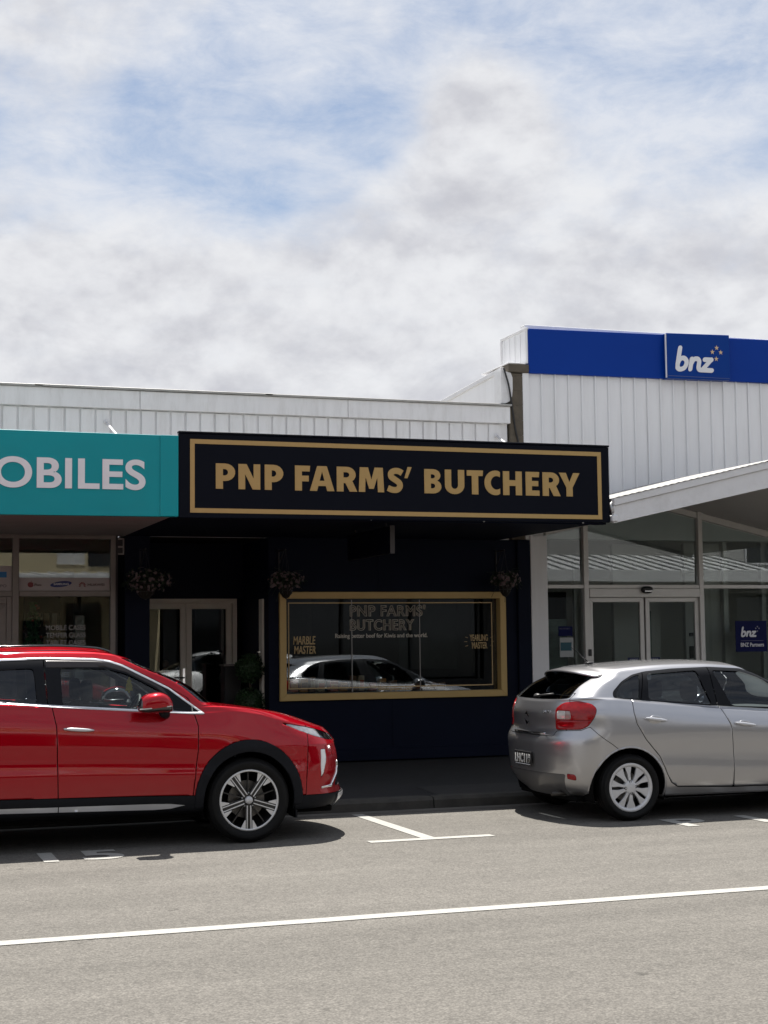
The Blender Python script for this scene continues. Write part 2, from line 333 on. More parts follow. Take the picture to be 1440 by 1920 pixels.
def worn_paint():
    m = bpy.data.materials.new('worn_road_paint'); m.use_nodes = True; t = m.node_tree; b = t.nodes['Principled BSDF']; N = t.nodes.new; L = t.links.new
    tc = N('ShaderNodeTexCoord'); n = N('ShaderNodeTexNoise'); n.inputs['Scale'].default_value = 34; n.inputs['Detail'].default_value = 6; n.inputs['Roughness'].default_value = 0.75; L(tc.outputs['Object'], n.inputs[0])
    r = N('ShaderNodeMapRange'); r.inputs[1].default_value = 0.52; r.inputs[2].default_value = 0.72; L(n.outputs['Fac'], r.inputs[0])
    mx = N('ShaderNodeMix'); mx.data_type = 'RGBA'; L(r.outputs[0], mx.inputs[0]); mx.inputs[6].default_value = (0.345, 0.338, 0.312, 1); mx.inputs[7].default_value = (0.20, 0.19, 0.17, 1)
    L(mx.outputs[2], b.inputs['Base Color']); b.inputs['Roughness'].default_value = 0.7
    v = N('ShaderNodeTexVoronoi'); v.inputs['Scale'].default_value = 62; L(tc.outputs['Object'], v.inputs['Vector'])
    bp = N('ShaderNodeBump'); bp.inputs['Strength'].default_value = 0.4; bp.inputs['Distance'].default_value = 0.005; bp.invert = True; L(v.outputs['Distance'], bp.inputs['Height']); L(bp.outputs[0], b.inputs['Normal'])
    return m
PAINT = worn_paint()
GRASSY = mat('far_ground', (0.09, 0.09, 0.075), 0.95, var=0.2, vscale=0.2)
KY, WY, WZ = 14.42, 18.70, 0.175           # kerb face, shop wall plane, footpath level at the wall
def quad(name, pts, m, parent=None): return obj(name, pts, [(0, 1, 2, 3)], m, parent)
struct(quad('ground', [(-1500, -1500, -0.06), (1500, -1500, -0.06), (1500, 1500, -0.06), (-1500, 1500, -0.06)], GRASSY))
struct(quad('road', [(-160, 1.2, 0), (160, 1.2, 0), (160, KY + .05, 0), (-160, KY + .05, 0)], ROAD))
struct(quad('gutter', [(-160, KY - 0.16, 0.004), (160, KY - 0.16, 0.004), (160, KY + 0.02, 0.006), (-160, KY + 0.02, 0.006)], GUTTER))
fp = struct(obj('footpath', [(-160, KY + 0.14, 0.118), (160, KY + 0.14, 0.118), (160, 30, 0.19), (-160, 30, 0.19), (-160, KY + 0.14, -.05), (160, KY + 0.14, -.05)], [(0, 1, 2, 3), (4, 5, 1, 0)], ASPHALT))
struct(obj('footpath_patch', [(5.55, KY + .15, .1225), (7.35, KY + .15, .1225), (7.6, KY + 1.02, .1285), (5.62, KY + .98, .1285)], [(0, 1, 2, 3)], PATCH))
kerb = struct(bpy.data.objects.new('kerb', None)); COL.objects.link(kerb); kerb.location = (5.4, KY, 0); WM['kerb'] = Matrix.Translation((5.4, KY, 0))
def kerb_stone(x0, x1, dz):
    prof = [(0, -.04), (0.012, 0.085), (0.035, 0.118), (0.15, 0.122 + .002), (0.15, -.04)]
    n = max(2, int((x1 - x0) / 0.12)); V = []; F = []
    for i in range(n + 1):
        x = x0 + (x1 - x0) * i / n; ch = 0.006 if i in (0, n) else 0
        for k, (dy, z) in enumerate(prof):
            j = (RNG.random() - .5) * (0.008 if k in (1, 2) else 0.0)
            V.append((x, KY + dy + j + ch * (k < 3), z + dz - ch * (k in (2, 3)) + j * .5))
    for i in range(n):
        for k in range(4): F.append((i * 5 + k, (i + 1) * 5 + k, (i + 1) * 5 + k + 1, i * 5 + k + 1))
    F += [tuple(range(5)), tuple(n * 5 + k for k in range(4, -1, -1))]
    obj('kerb_stone', V, F, KERB, kerb)
for k in range(-6, 10):
    kerb_stone(5.46 + k * 2.2 + .006, 5.46 + (k + 1) * 2.2 - .006, (RNG.random() - .5) * .004)
m_ = MB(); m_.box(-160, 160, -6.0, 1.2, -.05, 0.12); struct(m_.build('opposite_footpath', mat('pale_footpath', (0.25, 0.24, 0.22), 0.9, var=0.15, vscale=2, bump=.3, bscale=80)))
# painted markings, each its own sheet 4 mm above the seal
def marking(name, V, F): return struct(obj(name, V, F, PAINT))
def strip(name, x0, x1, y0, y1, z=0.004, n=1):
    V = []; F = []
    for i in range(n + 1):
        x = x0 + (x1 - x0) * i / n; j = (RNG.random(2) - .5) * 0.008
        V += [(x, y0 + j[0], z), (x, y1 + j[1], z)]
    for i in range(n): F.append((2 * i, 2 * i + 2, 2 * i + 3, 2 * i + 1))
    return marking(name, V, F)
strip('centre_line_marking', -60, 60, 8.915, 9.05, n=400)
strip('parking_bay_marking', 4.06, 5.17, 12.21, 12.335, n=8)
obj_ = obj('stem', [(4.545, 12.338, .004), (4.665, 12.338, .004), (4.655, 14.25, .004), (4.54, 14.25, .004)], [(0, 1, 2, 3)], PAINT, bpy.data.objects['parking_bay_marking'])
def road_text(body, x0, y0, w, h):
    return struct(place('parking_limit_marking', lay(text_mesh(body, PAINT, 0.03, 0.0, spacing=1.15), (x0, y0, 0.0045), RX, (0, 1, 0), w, h)))
road_text('P 15', 0.62, 12.13, 1.42, .55)
road_text('P 15', 6.98, 12.12, 1.42, .55)

# ------------------------------------------------------------------ left building: phone shop + butchery under one white parapet
B = thing('shop_building', 'low building with white board parapet above the phone shop and navy butchery front', 'building', (4.0, WY, WZ))
XL = -4.0                                   # left end of what is built
SF = 2.975                                  # awning soffit level
# parapet: backing, individual boards, fascia, cap
box('parapet_backing', XL, 8.20, WY + .022, WY + .20, SF, 4.74, WHITE_BOARD, B)
bm_w = 0.185 - 0.024; k = 0
x = 1.81 - 0.185 * 31 + .012
while x < 8.1:
    x1 = min(x + bm_w, 8.205)
    dz = (RNG.random() - .5) * .004; dy = (RNG.random() - .5) * .006
    box('parapet_board', x, x1, WY + dy, WY + .021, SF + .05, 4.515 + dz, WHITE_BOARD, B, 0.004)
    x += 0.185
for a, b in ((XL, 0.55), (0.555, 3.27), (3.275, 5.95), (5.955, 8.22)):
    box('fascia_board', a, b, WY - .045, WY + .10, 4.528, 4.755, WHITE_BOARD, B, 0.005)
for a, b in ((XL, 2.1), (2.0, 4.95), (4.85, 8.235)):
    box('cap_flashing', a, b, WY - .075, WY + .30, 4.757 + (.003 if a == 2.0 else 0), 4.785 + (.003 if a == 2.0 else 0), GREY_CAP, B, 0.004)
obj('roof', [(XL, WY + .2, 4.55), (8.2, WY + .2, 4.55), (8.2, 34, 4.3), (XL, 34, 4.3)], [(0, 1, 2, 3)], GREY_CAP, B)
# awning slab (soffit) in two finishes
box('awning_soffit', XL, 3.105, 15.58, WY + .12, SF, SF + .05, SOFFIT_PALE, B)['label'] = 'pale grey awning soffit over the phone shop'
box('awning_soffit', 3.11, 8.025, 15.58, WY - .002, SF - .004, SF + .05, NAVY, B)['label'] = 'navy awning soffit over the butchery'
obj('awning_roof', [(XL, 15.6, 3.12), (8.02, 15.6, 3.12), (8.02, WY, 3.35), (XL, WY, 3.35)], [(0, 1, 2, 3)], GREY_CAP, B)
box('awning_edge', XL, 8.02, 15.56, 15.60, SF + .052, 3.3, GREY_CAP, B)
box('soffit_trim', 3.11, 8.03, 15.60, 15.68, SF - .03, SF - .005, NAVY, B)
for sx in (3.9, 5.2, 6.5, 7.7):
    V, F = ellipsoid((sx, 15.52, 2.955), (.012, .012, .012), 8, 6); obj('bolt_head', V, F, GALV, B, True)
# navy walls of the butchery
w = MB()
w.box(4.90, 8.28, WY, WY + .16, WZ, 1.005); w.box(4.90, 8.28, WY, WY + .16, 2.207, SF)
w.box(4.90, 5.10, WY, WY + .16, 1.005, 2.207); w.box(8.03, 8.28, WY, WY + .16, 1.005, 2.207)
w.build('wall', NAVY, B)['label'] = 'navy painted wall round the display window'
box('pilaster', 8.282, 8.468, WY - .05, WY + .16, WZ, SF, NAVY, B, .006)
box('pilaster', 3.10, 3.40, WY - .02, 20.05, WZ, SF, NAVY, B, .006)
box('plinth', 4.92, 8.28, WY - .03, WY - .001, WZ - .02, WZ + .13, NAVY, B, .006)
for gx in (6.35, 6.52): box('cover_strip', gx, gx + .02, WY - .008, WY - .001, .32 if gx > 6.4 else 2.30, .92 if gx > 6.4 else SF - .01, NAVY, B, .002)
box('recess_wall', 4.905, 5.00, WY + .161, 20.16, WZ, SF, NAVY, B)
box('recess_wall', 3.41, 4.90, 20.04, 20.16, 2.245, SF, NAVY, B)
box('recess_floor', 3.0, 5.0, WY + .05, 20.2, .15, WZ + .012, ASPHALT, B)
# gold framed window
def frame4(name, x0, x1, z0, z1, y0, y1, t, m, parent, bev=.004):
    """four mitred bars"""
    for nm, q in (('top', ((x0, z1), (x1, z1), (x1 - t, z1 - t), (x0 + t, z1 - t))), ('bottom', ((x0, z0), (x0 + t, z0 + t), (x1 - t, z0 + t), (x1, z0))),
                  ('left', ((x0, z0), (x0, z1), (x0 + t, z1 - t), (x0 + t, z0 + t))), ('right', ((x1, z0), (x1 - t, z0 + t), (x1 - t, z1 - t), (x1, z1)))):
        P = [(a, y0, c) for a, c in q] + [(a, y1, c) for a, c in q]
        hexa(name, P, m, parent, bev)
win = obj('display_window', *(lambda: (boxv(5.11, 8.02, WY + .075, WY + .083, 1.01, 2.20), BOXF))(), GLASS_TINT, B)
win['label'] = 'gold framed butchery display window with gold lettering'
frame4('window_frame', 5.03, 8.105, 0.926, 2.288, WY - .05, WY + .09, 0.085, GOLD_PAINT, win)
for jx in (6.005, 6.93): box('glass_joint', jx, jx + .010, WY + .066, WY + .074, 1.02, 2.19, ALU, win, .001)
frame4('gold_line', 5.168, 7.955, 1.068, 2.158, WY + .068, WY + .073, 0.014, GOLD_PRINT, win, 0)
GY = WY + .070
lettering('lettering', "PNP FARMS'", CREAM_PRINT, 5.985, 1.975, GY, 1.03, .15, win, off=0.012, outline=0.022, spacing=1.12)
lettering('lettering', "BUTCHERY", CREAM_PRINT, 5.985, 1.795, GY, .875, .145, win, off=0.012, outline=0.022, spacing=1.12)
lettering('lettering', "Raising better beef for Kiwis and the world.", CREAM_PRINT, 5.79, 1.688, GY, 1.25, .072, win, off=0.01)
lettering('lettering', "MARBLE", GOLD_PRINT, 5.235, 1.628, GY, .285, .105, win, off=0.014, shear=.06)
lettering('lettering', "MASTER", GOLD_PRINT, 5.245, 1.510, GY, .285, .100, win, off=0.014, shear=.06)
lettering('lettering', "YEARLING", GOLD_PRINT, 7.635, 1.648, GY, .255, .085, win, off=0.014, shear=-.05)
lettering('lettering', "MASTER", GOLD_PRINT, 7.665, 1.548, GY, .215, .085, win, off=0.014, shear=-.05)
for i in range(18):
    a = 2 * PI * i / 18; cx_, cz_ = 7.765, 1.64; r0, r1 = 1.0, 1.22
    p0 = (cx_ + .17 * r0 * math.cos(a), GY, cz_ + .145 * r0 * math.sin(a)); p1 = (cx_ + .17 * r1 * math.cos(a), GY, cz_ + .145 * r1 * math.sin(a))
    if i % 9 in (0, 1, 8): tube('ray_mark', [p0, p1], .004, GOLD_PRINT, win, 5)
lettering('lettering', "www.pnpnz.com", GOLD_PRINT, 6.36, 1.018, GY, .46, .042, win, off=0.01)
# butchery interior: dark room with shelving
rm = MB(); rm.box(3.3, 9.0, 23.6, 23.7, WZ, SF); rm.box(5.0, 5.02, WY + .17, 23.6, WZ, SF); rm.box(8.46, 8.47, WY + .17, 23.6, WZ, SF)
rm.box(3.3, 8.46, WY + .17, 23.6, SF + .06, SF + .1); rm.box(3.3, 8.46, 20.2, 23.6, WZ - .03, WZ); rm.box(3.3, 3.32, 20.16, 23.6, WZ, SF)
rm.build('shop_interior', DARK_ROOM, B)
# double entrance door
dr_y = 20.05
def leaf(x0, x1, hinge_right):
    d = obj('door', boxv(x0 + .07, x1 - .07, dr_y + .03, dr_y + .038, WZ + .16, 2.11), BOXF, GLASS_TINT, B)
    frame4('door_stile', x0, x1, WZ + .02, 2.185, dr_y, dr_y + .06, .075, DOOR_FRAME, d)
    return d
d1 = leaf(3.43, 4.128, False); d2 = leaf(4.133, 4.745, True)
mbh = MB(); mbh.box(4.085, 4.115, dr_y - .012, dr_y, 1.09, 1.33); mbh.tube([(4.10, dr_y - .01, 1.21), (4.10, dr_y - .05, 1.21), (4.0, dr_y - .055, 1.21)], .010)
mbh.build('handle', CHROME, d1)
frame4('door_frame', 3.40, 4.815, WZ - .2, 2.245, dr_y - .015, dr_y + .09, .06, DOOR_FRAME, B)
# side door in the reveal with pale stile and lever
sdn = box('side_panel', 4.872, 4.900, 18.93, 19.10, .32, 2.21, DOOR_FRAME, B, .004)
sdn['label'] = 'pale upright door stile in the recess beside the topiary'
mbh = MB(); mbh.tube([(4.872, 19.0, 1.54), (4.83, 19.0, 1.54), (4.825, 18.90, 1.54)], .011); mbh.build('handle', CHROME, sdn)

# phone shopfront
def pane(name, x0, x1, z0, z1, parent, y=WY + .04, m=GLASS, t=.006): return obj(name, boxv(x0, x1, y, y + t, z0, z1), BOXF, m, parent)
FR = ALU_WARM
for a, b in ((1.765, 1.840), (2.925, 2.985)): box('mullion', a, b, WY - .02, WY + .10, WZ, SF, FR, B, .004)
box('mullion', 0.30, .37, WY - .02, WY + .10, WZ, SF, FR, B, .004)
box('transom', 1.842, 2.923, WY - .015, WY + .095, 2.235, 2.302, FR, B, .004)
box('transom', .372, 1.763, WY - .015, WY + .095, 2.235, 2.302, FR, B, .004)
box('head_frame', XL, 2.985, WY - .018, WY + .098, SF - .05, SF - .002, FR, B, .004)
box('sill_frame', 1.842, 2.923, WY - .015, WY + .095, .45, .52, FR, B, .004)
box('stall_riser', 1.842, 2.923, WY, WY + .09, WZ, .449, FR, B, .004)
box('wall', XL, .298, WY, WY + .12, WZ, SF - .06, mat('phone_shop_wall', (.30, .28, .26), .7, var=.1), B)
up1 = pane('window', 1.842, 2.923, 2.303, 2.92, B); up2 = pane('window', .372, 1.763, 2.303, 2.92, B)
lo1 = pane('window', 1.842, 2.923, .52, 2.233, B); lo1['label'] = 'phone shop window listing mobile cases and temper glass'
BAND = mat('pale_logo_band', (.44, .40, .40), .6, var=.04)
LOGO_DARK = mat('logo_dark', (.06, .03, .03), .6); LOGO_RED = mat('logo_red', (.20, .03, .035), .6); LOGO_BLUE = mat('logo_blue', (.01, .025, .16), .5); LOGO_GREY = mat('logo_grey', (.16, .15, .16), .6)
bnd = box('logo_band', 1.845, 2.92, WY + .028, WY + .034, 2.304, 2.462, BAND, B, .001)
bnd2 = box('logo_band', .38, 1.760, WY + .028, WY + .034, 2.304, 2.60, BAND, B, .001)
lettering('lettering', 'OPPO', LOGO_GREY, 1.55, 2.345, WY + .026, .15, .035, bnd2, off=.02)
box('blue_square', 1.52, 1.70, WY + .022, WY + .027, 2.462, 2.53, mat('bright_blue_print', (.01, .17, .42), .5), bnd2, 0)
ly = WY + .0265
def disc(cx_, cz_, rx, rz, n=24, a0=0): return [(cx_ + rx * math.cos(2 * PI * i / n + a0), cz_ + rz * math.sin(2 * PI * i / n + a0)) for i in range(n)]
# apple outline with bite, leaf
ap = []
for i in range(40):
    a = 2 * PI * i / 40; r = 1 + .10 * math.cos(2 * a) * (-1) - .10 * max(0, math.sin(a)) ** 8 * 1.5 - .06 * max(0, -math.sin(a)) ** 10
    X_, Z_ = r * math.cos(a), r * math.sin(a) * 1.02
    if math.hypot(X_ - 1.15, Z_ - .12) < .42: 
        q = math.atan2(Z_ - .12, X_ - 1.15); X_, Z_ = 1.15 + .42 * -abs(math.cos(q)), .12 + .42 * math.sin(q)
    ap.append((X_, Z_))
lf = [(0.05, 1.15), (.12, 1.42), (.38, 1.62), (.36, 1.35), (.22, 1.18)]
place('apple_logo', lay(curve_mesh('apple_logo', [ap, lf], LOGO_RED, .001), (1.945, ly, 2.345), RX, UZ, .068, .082), bnd)
lettering('lettering', 'iPhone', LOGO_DARK, 2.022, 2.362, ly, .085, .03, bnd, off=.01)
el = [(x * math.cos(.12) - z * math.sin(.12), x * math.sin(.12) + z * math.cos(.12)) for x, z in disc(0, 0, .128, .034, 36)]
place('oval_logo', lay(curve_mesh('oval_logo', [el], LOGO_BLUE, .001), (2.21, ly, 2.347), RX, UZ, .255, .075), bnd)
lettering('lettering', 'SAMSUNG', BNZ_WHITE, 2.25, 2.372, ly - .0035, .18, .026, bnd, off=.02)
pet = []
for k in range(8):
    a = math.radians(200 - k * 220 / 7); d = (math.cos(a), math.sin(a)); n_ = (-d[1], d[0])
    pet.append([(d[0] * .25, d[1] * .25), (d[0] * .75 + n_[0] * .17, d[1] * .75 + n_[1] * .17), (d[0] * 1.05, d[1] * 1.05), (d[0] * .75 - n_[0] * .17, d[1] * .75 - n_[1] * .17)])
place('petal_logo', lay(curve_mesh('petal_logo', pet, LOGO_RED, .001), (2.545, ly, 2.352), RX, UZ, .09, .062), bnd)
lettering('lettering', 'HUAWEI', LOGO_DARK, 2.655, 2.362, ly, .20, .032, bnd, off=.015)
PALE_PRINT = mat('pale_window_print', (.34, .33, .32), .7)
for tx, z, w_ in (('MOBILE CASES', 1.835, .47), ('TEMPER GLASS', 1.745, .47), ('TABLET CASES', 1.655, .47), ('PHONES', 1.275, .28), ('HEADPHONES', 1.175, .44)):
    lettering('lettering', tx, PALE_PRINT, 2.165, z, WY + .036, w_, .058, lo1, off=.012)
# glazed shop door left of the mullion
pd = obj('door', boxv(.80, 1.64, WY + .05, WY + .056, .35, 2.05), BOXF, GLASS, B); frame4('door_stile', .74, 1.70, WZ, 2.15, WY + .02, WY + .08, .085, FR, pd)
box('door_post', 1.701, 1.763, WY + .0, WY + .09, WZ, 2.233, FR, B, .004); box('door_post', .372, .74, WY + .0, WY + .09, WZ, 2.233, FR, B, .004)
box('door_head', .742, 1.699, WY + .0, WY + .09, 2.152, 2.233, FR, B, .004)
# phone shop interior
CREAM_WALL = mat('cream_interior', (.48, .42, .28), .8, var=.1, vscale=1.2)
ri = MB(); ri.box(-1, 3.01, 22.5, 22.6, WZ, 3.2); ri.box(2.99, 3.01, WY + .1, 22.5, WZ, 3.2); ri.box(-1, -.98, WY + .15, 22.5, WZ, 3.2); ri.box(-1, 2.99, WY + .12, 22.5, SF + .06, SF + .1); ri.box(-1, 2.99, WY + .1, 22.5, WZ - .03, WZ)
ri.build('shop_interior', CREAM_WALL, B)
box('neighbour_post', 2.987, 3.018, WY + .02, WY + .2, WZ, SF, BLACK, B)
# signs on the awning edge
SY = 15.50
teal = hexa('fascia_sign', [(XL, SY, 2.935), (3.108, SY, 2.948), (3.108, SY + .055, 2.948), (XL, SY + .055, 2.935), (XL, SY, 3.81), (3.108, SY, 3.785), (3.108, SY + .055, 3.785), (XL, SY + .055, 3.81)], TEAL, bev=.004)
tag(teal, 'teal fascia sign with white capitals over the phone shop', 'sign')
def mesh_w(me): a = [v.co.x for v in me.vertices]; return max(a) - min(a)
ob = text_mesh('OBILES', TEAL_WHITE, .022, .003, spacing=1.04); w_ob = 1.87 * mesh_w(ob) / mesh_w(text_mesh('MOBILES', TEAL_WHITE, .022, .003, spacing=1.04))
place('lettering', lay(ob, (2.775 - w_ob, SY - .006, 3.213), RX, UZ, w_ob, .312), teal)
Mw = (2.775 - w_ob - .04 - .905) / .30
place('lettering', lay(curve_mesh('letter_m', [[(0, 0), (.07, 1), (.26, 1), (Mw / 2, .36), (Mw - .26, 1), (Mw - .07, 1), (Mw, 0), (Mw - .19, 0), (Mw - .235, .66), (Mw / 2 + .07, .08), (Mw / 2 - .07, .08), (.235, .66), (.19, 0)]], TEAL_WHITE, .003), (.905, SY - .006, 3.218), RX, UZ, Mw * .30, .30), teal)
box('end_trim', 2.925, 3.112, SY - .012, SY - .001, 2.952, 3.785, TEAL, teal, .003)
# ---- butchery fascia sign with hand-drawn heavy capitals
def arc(cx_, cy_, rx, ry, a0, a1, n=9): return [(cx_ + rx * math.cos(math.radians(a0 + (a1 - a0) * i / n)), cy_ + ry * math.sin(math.radians(a0 + (a1 - a0) * i / n))) for i in range(n + 1)]
def stroke(pts, wd, n=None):
    """outline of a thick open polyline"""
    P = [Vector((*p, 0)) for p in pts]; Lf = []; Rt = []
    for i, p in enumerate(P):
        a = P[max(i - 1, 0)]; b = P[min(i + 1, len(P) - 1)]; d = (b - a).normalized(); nrm = Vector((-d.y, d.x, 0)) * wd / 2
        Lf.append((p + nrm)[:2]); Rt.append((p - nrm)[:2])
    return Lf + Rt[::-1]
def spline(pts, n=8):
    out = []; P = [np.array(p, float) for p in pts]
    for i in range(len(P) - 1):
        a, b, c, d = P[max(i - 1, 0)], P[i], P[i + 1], P[min(i + 2, len(P) - 1)]
        for k in range(n):
            t = k / n; out.append(tuple(.5 * ((2 * b) + (c - a) * t + (2 * a - 5 * b + 4 * c - d) * t * t + (3 * b - a - 3 * c + d) * t ** 3)))
    return out + [tuple(P[-1])]
S_ = .285
def glyph(ch, W):
    if ch == 'P': return [[(0, 0), (0, 1), (W - .40, 1)] + arc(W - .40, .655, .40, .345, 90, -90) + [(S_, .31), (S_, 0)], [(S_, .78), (W - .42, .78)] + arc(W - .42, .655, .13, .125, 90, -90) + [(S_, .53)]]
    if ch == 'R': return [[(0, 0), (0, 1), (W - .44, 1)] + arc(W - .44, .68, .38, .32, 90, -52) + [(W, 0), (W - .32, 0), (W - .50, .34), (S_, .34), (S_, 0)], [(S_, .78), (W - .46, .78)] + arc(W - .46, .675, .13, .105, 90, -90) + [(S_, .57)]]
    if ch == 'B': return [[(0, 0), (0, 1), (W - .36, 1)] + arc(W - .36, .745, .32, .255, 90, -58) + arc(W - .36, .285, .36, .285, 62, -90), [(S_, .79), (W - .40, .79)] + arc(W - .40, .705, .12, .085, 90, -90) + [(S_, .62)], [(S_, .41), (W - .40, .41)] + arc(W - .40, .31, .13, .10, 90, -90) + [(S_, .21)]]
    if ch == 'N': return [[(0, 0), (0, 1), (.33, 1), (W - .27, .43), (W - .27, 1), (W, 1), (W, 0), (W - .31, 0), (.27, .60), (.27, 0)]]
    if ch == 'F': return [[(0, 0), (0, 1), (W, 1), (W - .02, .77), (S_, .77), (S_, .60), (W - .06, .60), (W - .06, .37), (S_, .37), (S_, 0)]]
    if ch == 'E': return [[(0, 0), (0, 1), (W, 1), (W - .02, .78), (S_, .78), (S_, .62), (W - .05, .62), (W - .05, .40), (S_, .40), (S_, .22), (W, .22), (W, 0)]]
    if ch == 'A': return [[(0, 0), (W / 2 - .20, 1), (W / 2 + .20, 1), (W, 0), (W - .30, 0), (W - .355, .20), (.355, .20), (.30, 0)], [(W / 2, .78), (W / 2 - .105, .41), (W / 2 + .105, .41)]]
    if ch == 'M': return [[(0, 0), (.05, 1), (.40, 1), (W / 2, .50), (W - .40, 1), (W - .05, 1), (W, 0), (W - .27, 0), (W - .29, .60), (W / 2 + .10, .13), (W / 2 - .10, .13), (.29, .60), (.27, 0)]]
    if ch == 'T': return [[(W / 2 - .145, 0), (W / 2 - .145, .77), (0, .77), (0.0, 1), (W, 1), (W - .02, .77), (W / 2 + .145, .77), (W / 2 + .145, 0)]]
    if ch == 'H': return [[(0, 0), (0, 1), (S_, 1), (S_, .63), (W - S_, .63), (W - S_, 1), (W, 1), (W, 0), (W - S_, 0), (W - S_, .39), (S_, .39), (S_, 0)]]
    if ch == 'Y': return [[(W / 2 - .145, 0), (W / 2 - .145, .38), (0, 1), (.32, 1), (W / 2, .60), (W - .30, 1), (W, 1), (W / 2 + .145, .38), (W / 2 + .145, 0)]]
    if ch == 'U': return [[(0, 1), (0, .36)] + arc(W / 2, .36, W / 2, .37, 180, 360, 14) + [(W, 1), (W - .28, 1), (W - .28, .36)] + arc(W / 2, .36, W / 2 - .28, .15, 360, 180, 10) + [(.28, 1)]]
    if ch == 'C':
        o = arc(.50, .5, .50, .515, 65, 295, 22); i_ = arc(.55, .5, .265, .285, 290, 70, 16)
        return [[(W, .95)] + o[1:-1] + [(W, .05), (W, .27)] + i_ + [(W, .74)]]
    if ch == 'S': return [stroke(spline([(W * .93, .80), (W * .72, .875), (W * .45, .885), (W * .24, .80), (W * .24, .65), (W * .48, .53), (W * .74, .40), (W * .78, .25), (W * .62, .125), (W * .33, .11), (W * .03, .185)], 6), .245)]
    if ch == "'": return [[(0, .60), (W * .45, 1.06), (W, 1.06), (W * .42, .60)]]
butch = thing('fascia_sign', 'navy fascia sign with gold border reading PNP FARMS BUTCHERY', 'sign', (5.57, SY, 2.95))
panel = hexa('panel', [(3.118, SY, 2.940), (8.030, SY, 2.962), (8.030, SY + .06, 2.962), (3.118, SY + .06, 2.940), (3.118, SY, 3.812), (8.030, SY, 3.813), (8.030, SY + .06, 3.813), (3.118, SY + .06, 3.812)], NAVY_SIGN, butch, .005)
box('edge_trim', 3.115, 8.033, SY - .012, SY + .068, 3.815, 3.835, NAVY_SIGN, butch, .003)
t_ = .047
x0, x1, zb, zt = 3.235, 7.928, 2.995, 3.755
frame4('border', x0, x1, zb, zt, SY - .006, SY - .001, t_, GOLD, butch, 0)
def px_x(px):  # columns of the drawing of the sign -> metres along it
    return float(np.interp(px, SIGN_PX, SIGN_X))
SIGN_PX = np.linspace(356, 1127, 60); SIGN_X = []
for q in SIGN_PX:
    th = YAW + math.atan((q - 720) / F_PX); SIGN_X.append(SY * math.tan(th))
SIGN_X = np.array(SIGN_X); SIGN_X = x0 + (SIGN_X - SIGN_X[0]) / (SIGN_X[-1] - SIGN_X[0]) * (x1 - x0)
let = [('P', 404.05, 440.5), ('N', 446.5, 487.4), ('P', 495.7, 530.7), ('F', 552.5, 581), ('A', 580.2, 626.2), ('R', 630.7, 669), ('M', 671.9, 719.4), ('S', 725.6, 755.5), ("'", 757.5, 771.5),
       ('B', 794.9, 826.9), ('U', 833.5, 869.9), ('T', 874.7, 905.1), ('C', 907.5, 936.8), ('H', 942.4, 977.7), ('E', 984.8, 1010.5), ('R', 1016.5, 1050), ('Y', 1047.5, 1086.1)]
CAP = .264; ZB = 3.246
for ch, a, b in let:
    xa, xb = px_x(a), px_x(b); Wd = (xb - xa) / CAP
    cs_ = glyph(ch, Wd); me = curve_mesh('letter', [[(xa + u * CAP, ZB + v * CAP) for u, v in c] for c in cs_], GOLD, .003)
    co = np.empty(len(me.vertices) * 3); me.vertices.foreach_get('co', co); co = co.reshape(-1, 3); co = np.stack([co[:, 0], SY - .005 - co[:, 2], co[:, 1]], 1); me.vertices.foreach_set('co', co.ravel()); me.update(); me.flip_normals()
    place('letter', me, butch)
# blade sign hanging under the awning
bl = thing('hanging_sign', 'dark blade sign hanging crosswise under the butchery awning', 'sign', (5.6, 16.8, 2.63))
box('panel', 5.575, 5.625, 16.0, 17.55, 2.625, 2.93, NAVY_SIGN, bl, .006)
box('lit_end_strip', 5.573, 5.627, 15.985, 15.999, 2.622, 2.933, mat('lit_end_grey', (.05, .046, .046), .7), bl, .002)  # light on the end face is put into a paler grey than the panel
for yy in (16.2, 17.3): box('hanger', 5.592, 5.608, yy, yy + .03, 2.932, SF, ALU_DARK, bl, .002)
# rods staying the awning
def stay(p0, p1, label):
    s = thing('awning_stay', label, 'stay rod', p1); tube('rod', [p0, p1], .014, WHITE_TRIM, s); V, F = ellipsoid(p0, (.03, .012, .03), 10, 6); obj('wall_plate', V, F, WHITE_TRIM, s, True)
stay((2.86, WY - .01, 4.36), (2.93, 15.62, 3.30), 'white stay rod above the teal phone shop sign')
stay((8.03, WY - .01, 4.36), (7.55, 15.62, 3.30), 'white stay rod beside the block pier above the butchery sign')

# ------------------------------------------------------------------ bank building
K = thing('bank_building', 'white ribbed bank building with gable canopy and glazed front', 'building', (10.5, WY, WZ))
XR = 16.0
PKX = 10.45
def soff(x): return 3.475 - .2193 * abs(x - PKX)
def rooft(x): return 3.790 - .2338 * abs(x - PKX)
# block pier between the buildings
zc = 2.98; i = 0
while zc < 5.2:
    h_ = min(.195, 5.215 - zc); box('block', 8.222, 8.408, WY - .03 + (RNG.random() - .5) * .006, WY + .9, zc, zc + h_ - .004, CONCRETE_PIER, K, .003); zc += .2; i += 1
box('pier_core', 8.224, 8.40, WY - .028, WY + .88, 2.98, 5.21, CONCRETE_PIER, K, 0)
box('pier_cap', 8.205, 8.50, WY - .06, WY + .5, 5.222, 5.335, CONCRETE_PIER, K, .01)
box('cap_sheet', 8.20, 8.44, WY - .05, WY + .9, 5.337, 5.352, WHITE_TRIM, K, .003)
hexa('side_wall', [(8.19, WY + .22, 4.4), (8.40, WY + .22, 4.4), (8.40, 30, 4.3), (8.19, 30, 4.3), (8.19, WY + .22, 5.30), (8.40, WY + .22, 5.30), (8.40, 30, 4.75), (8.19, 30, 4.75)], WHITE_STEEL, K, .004)
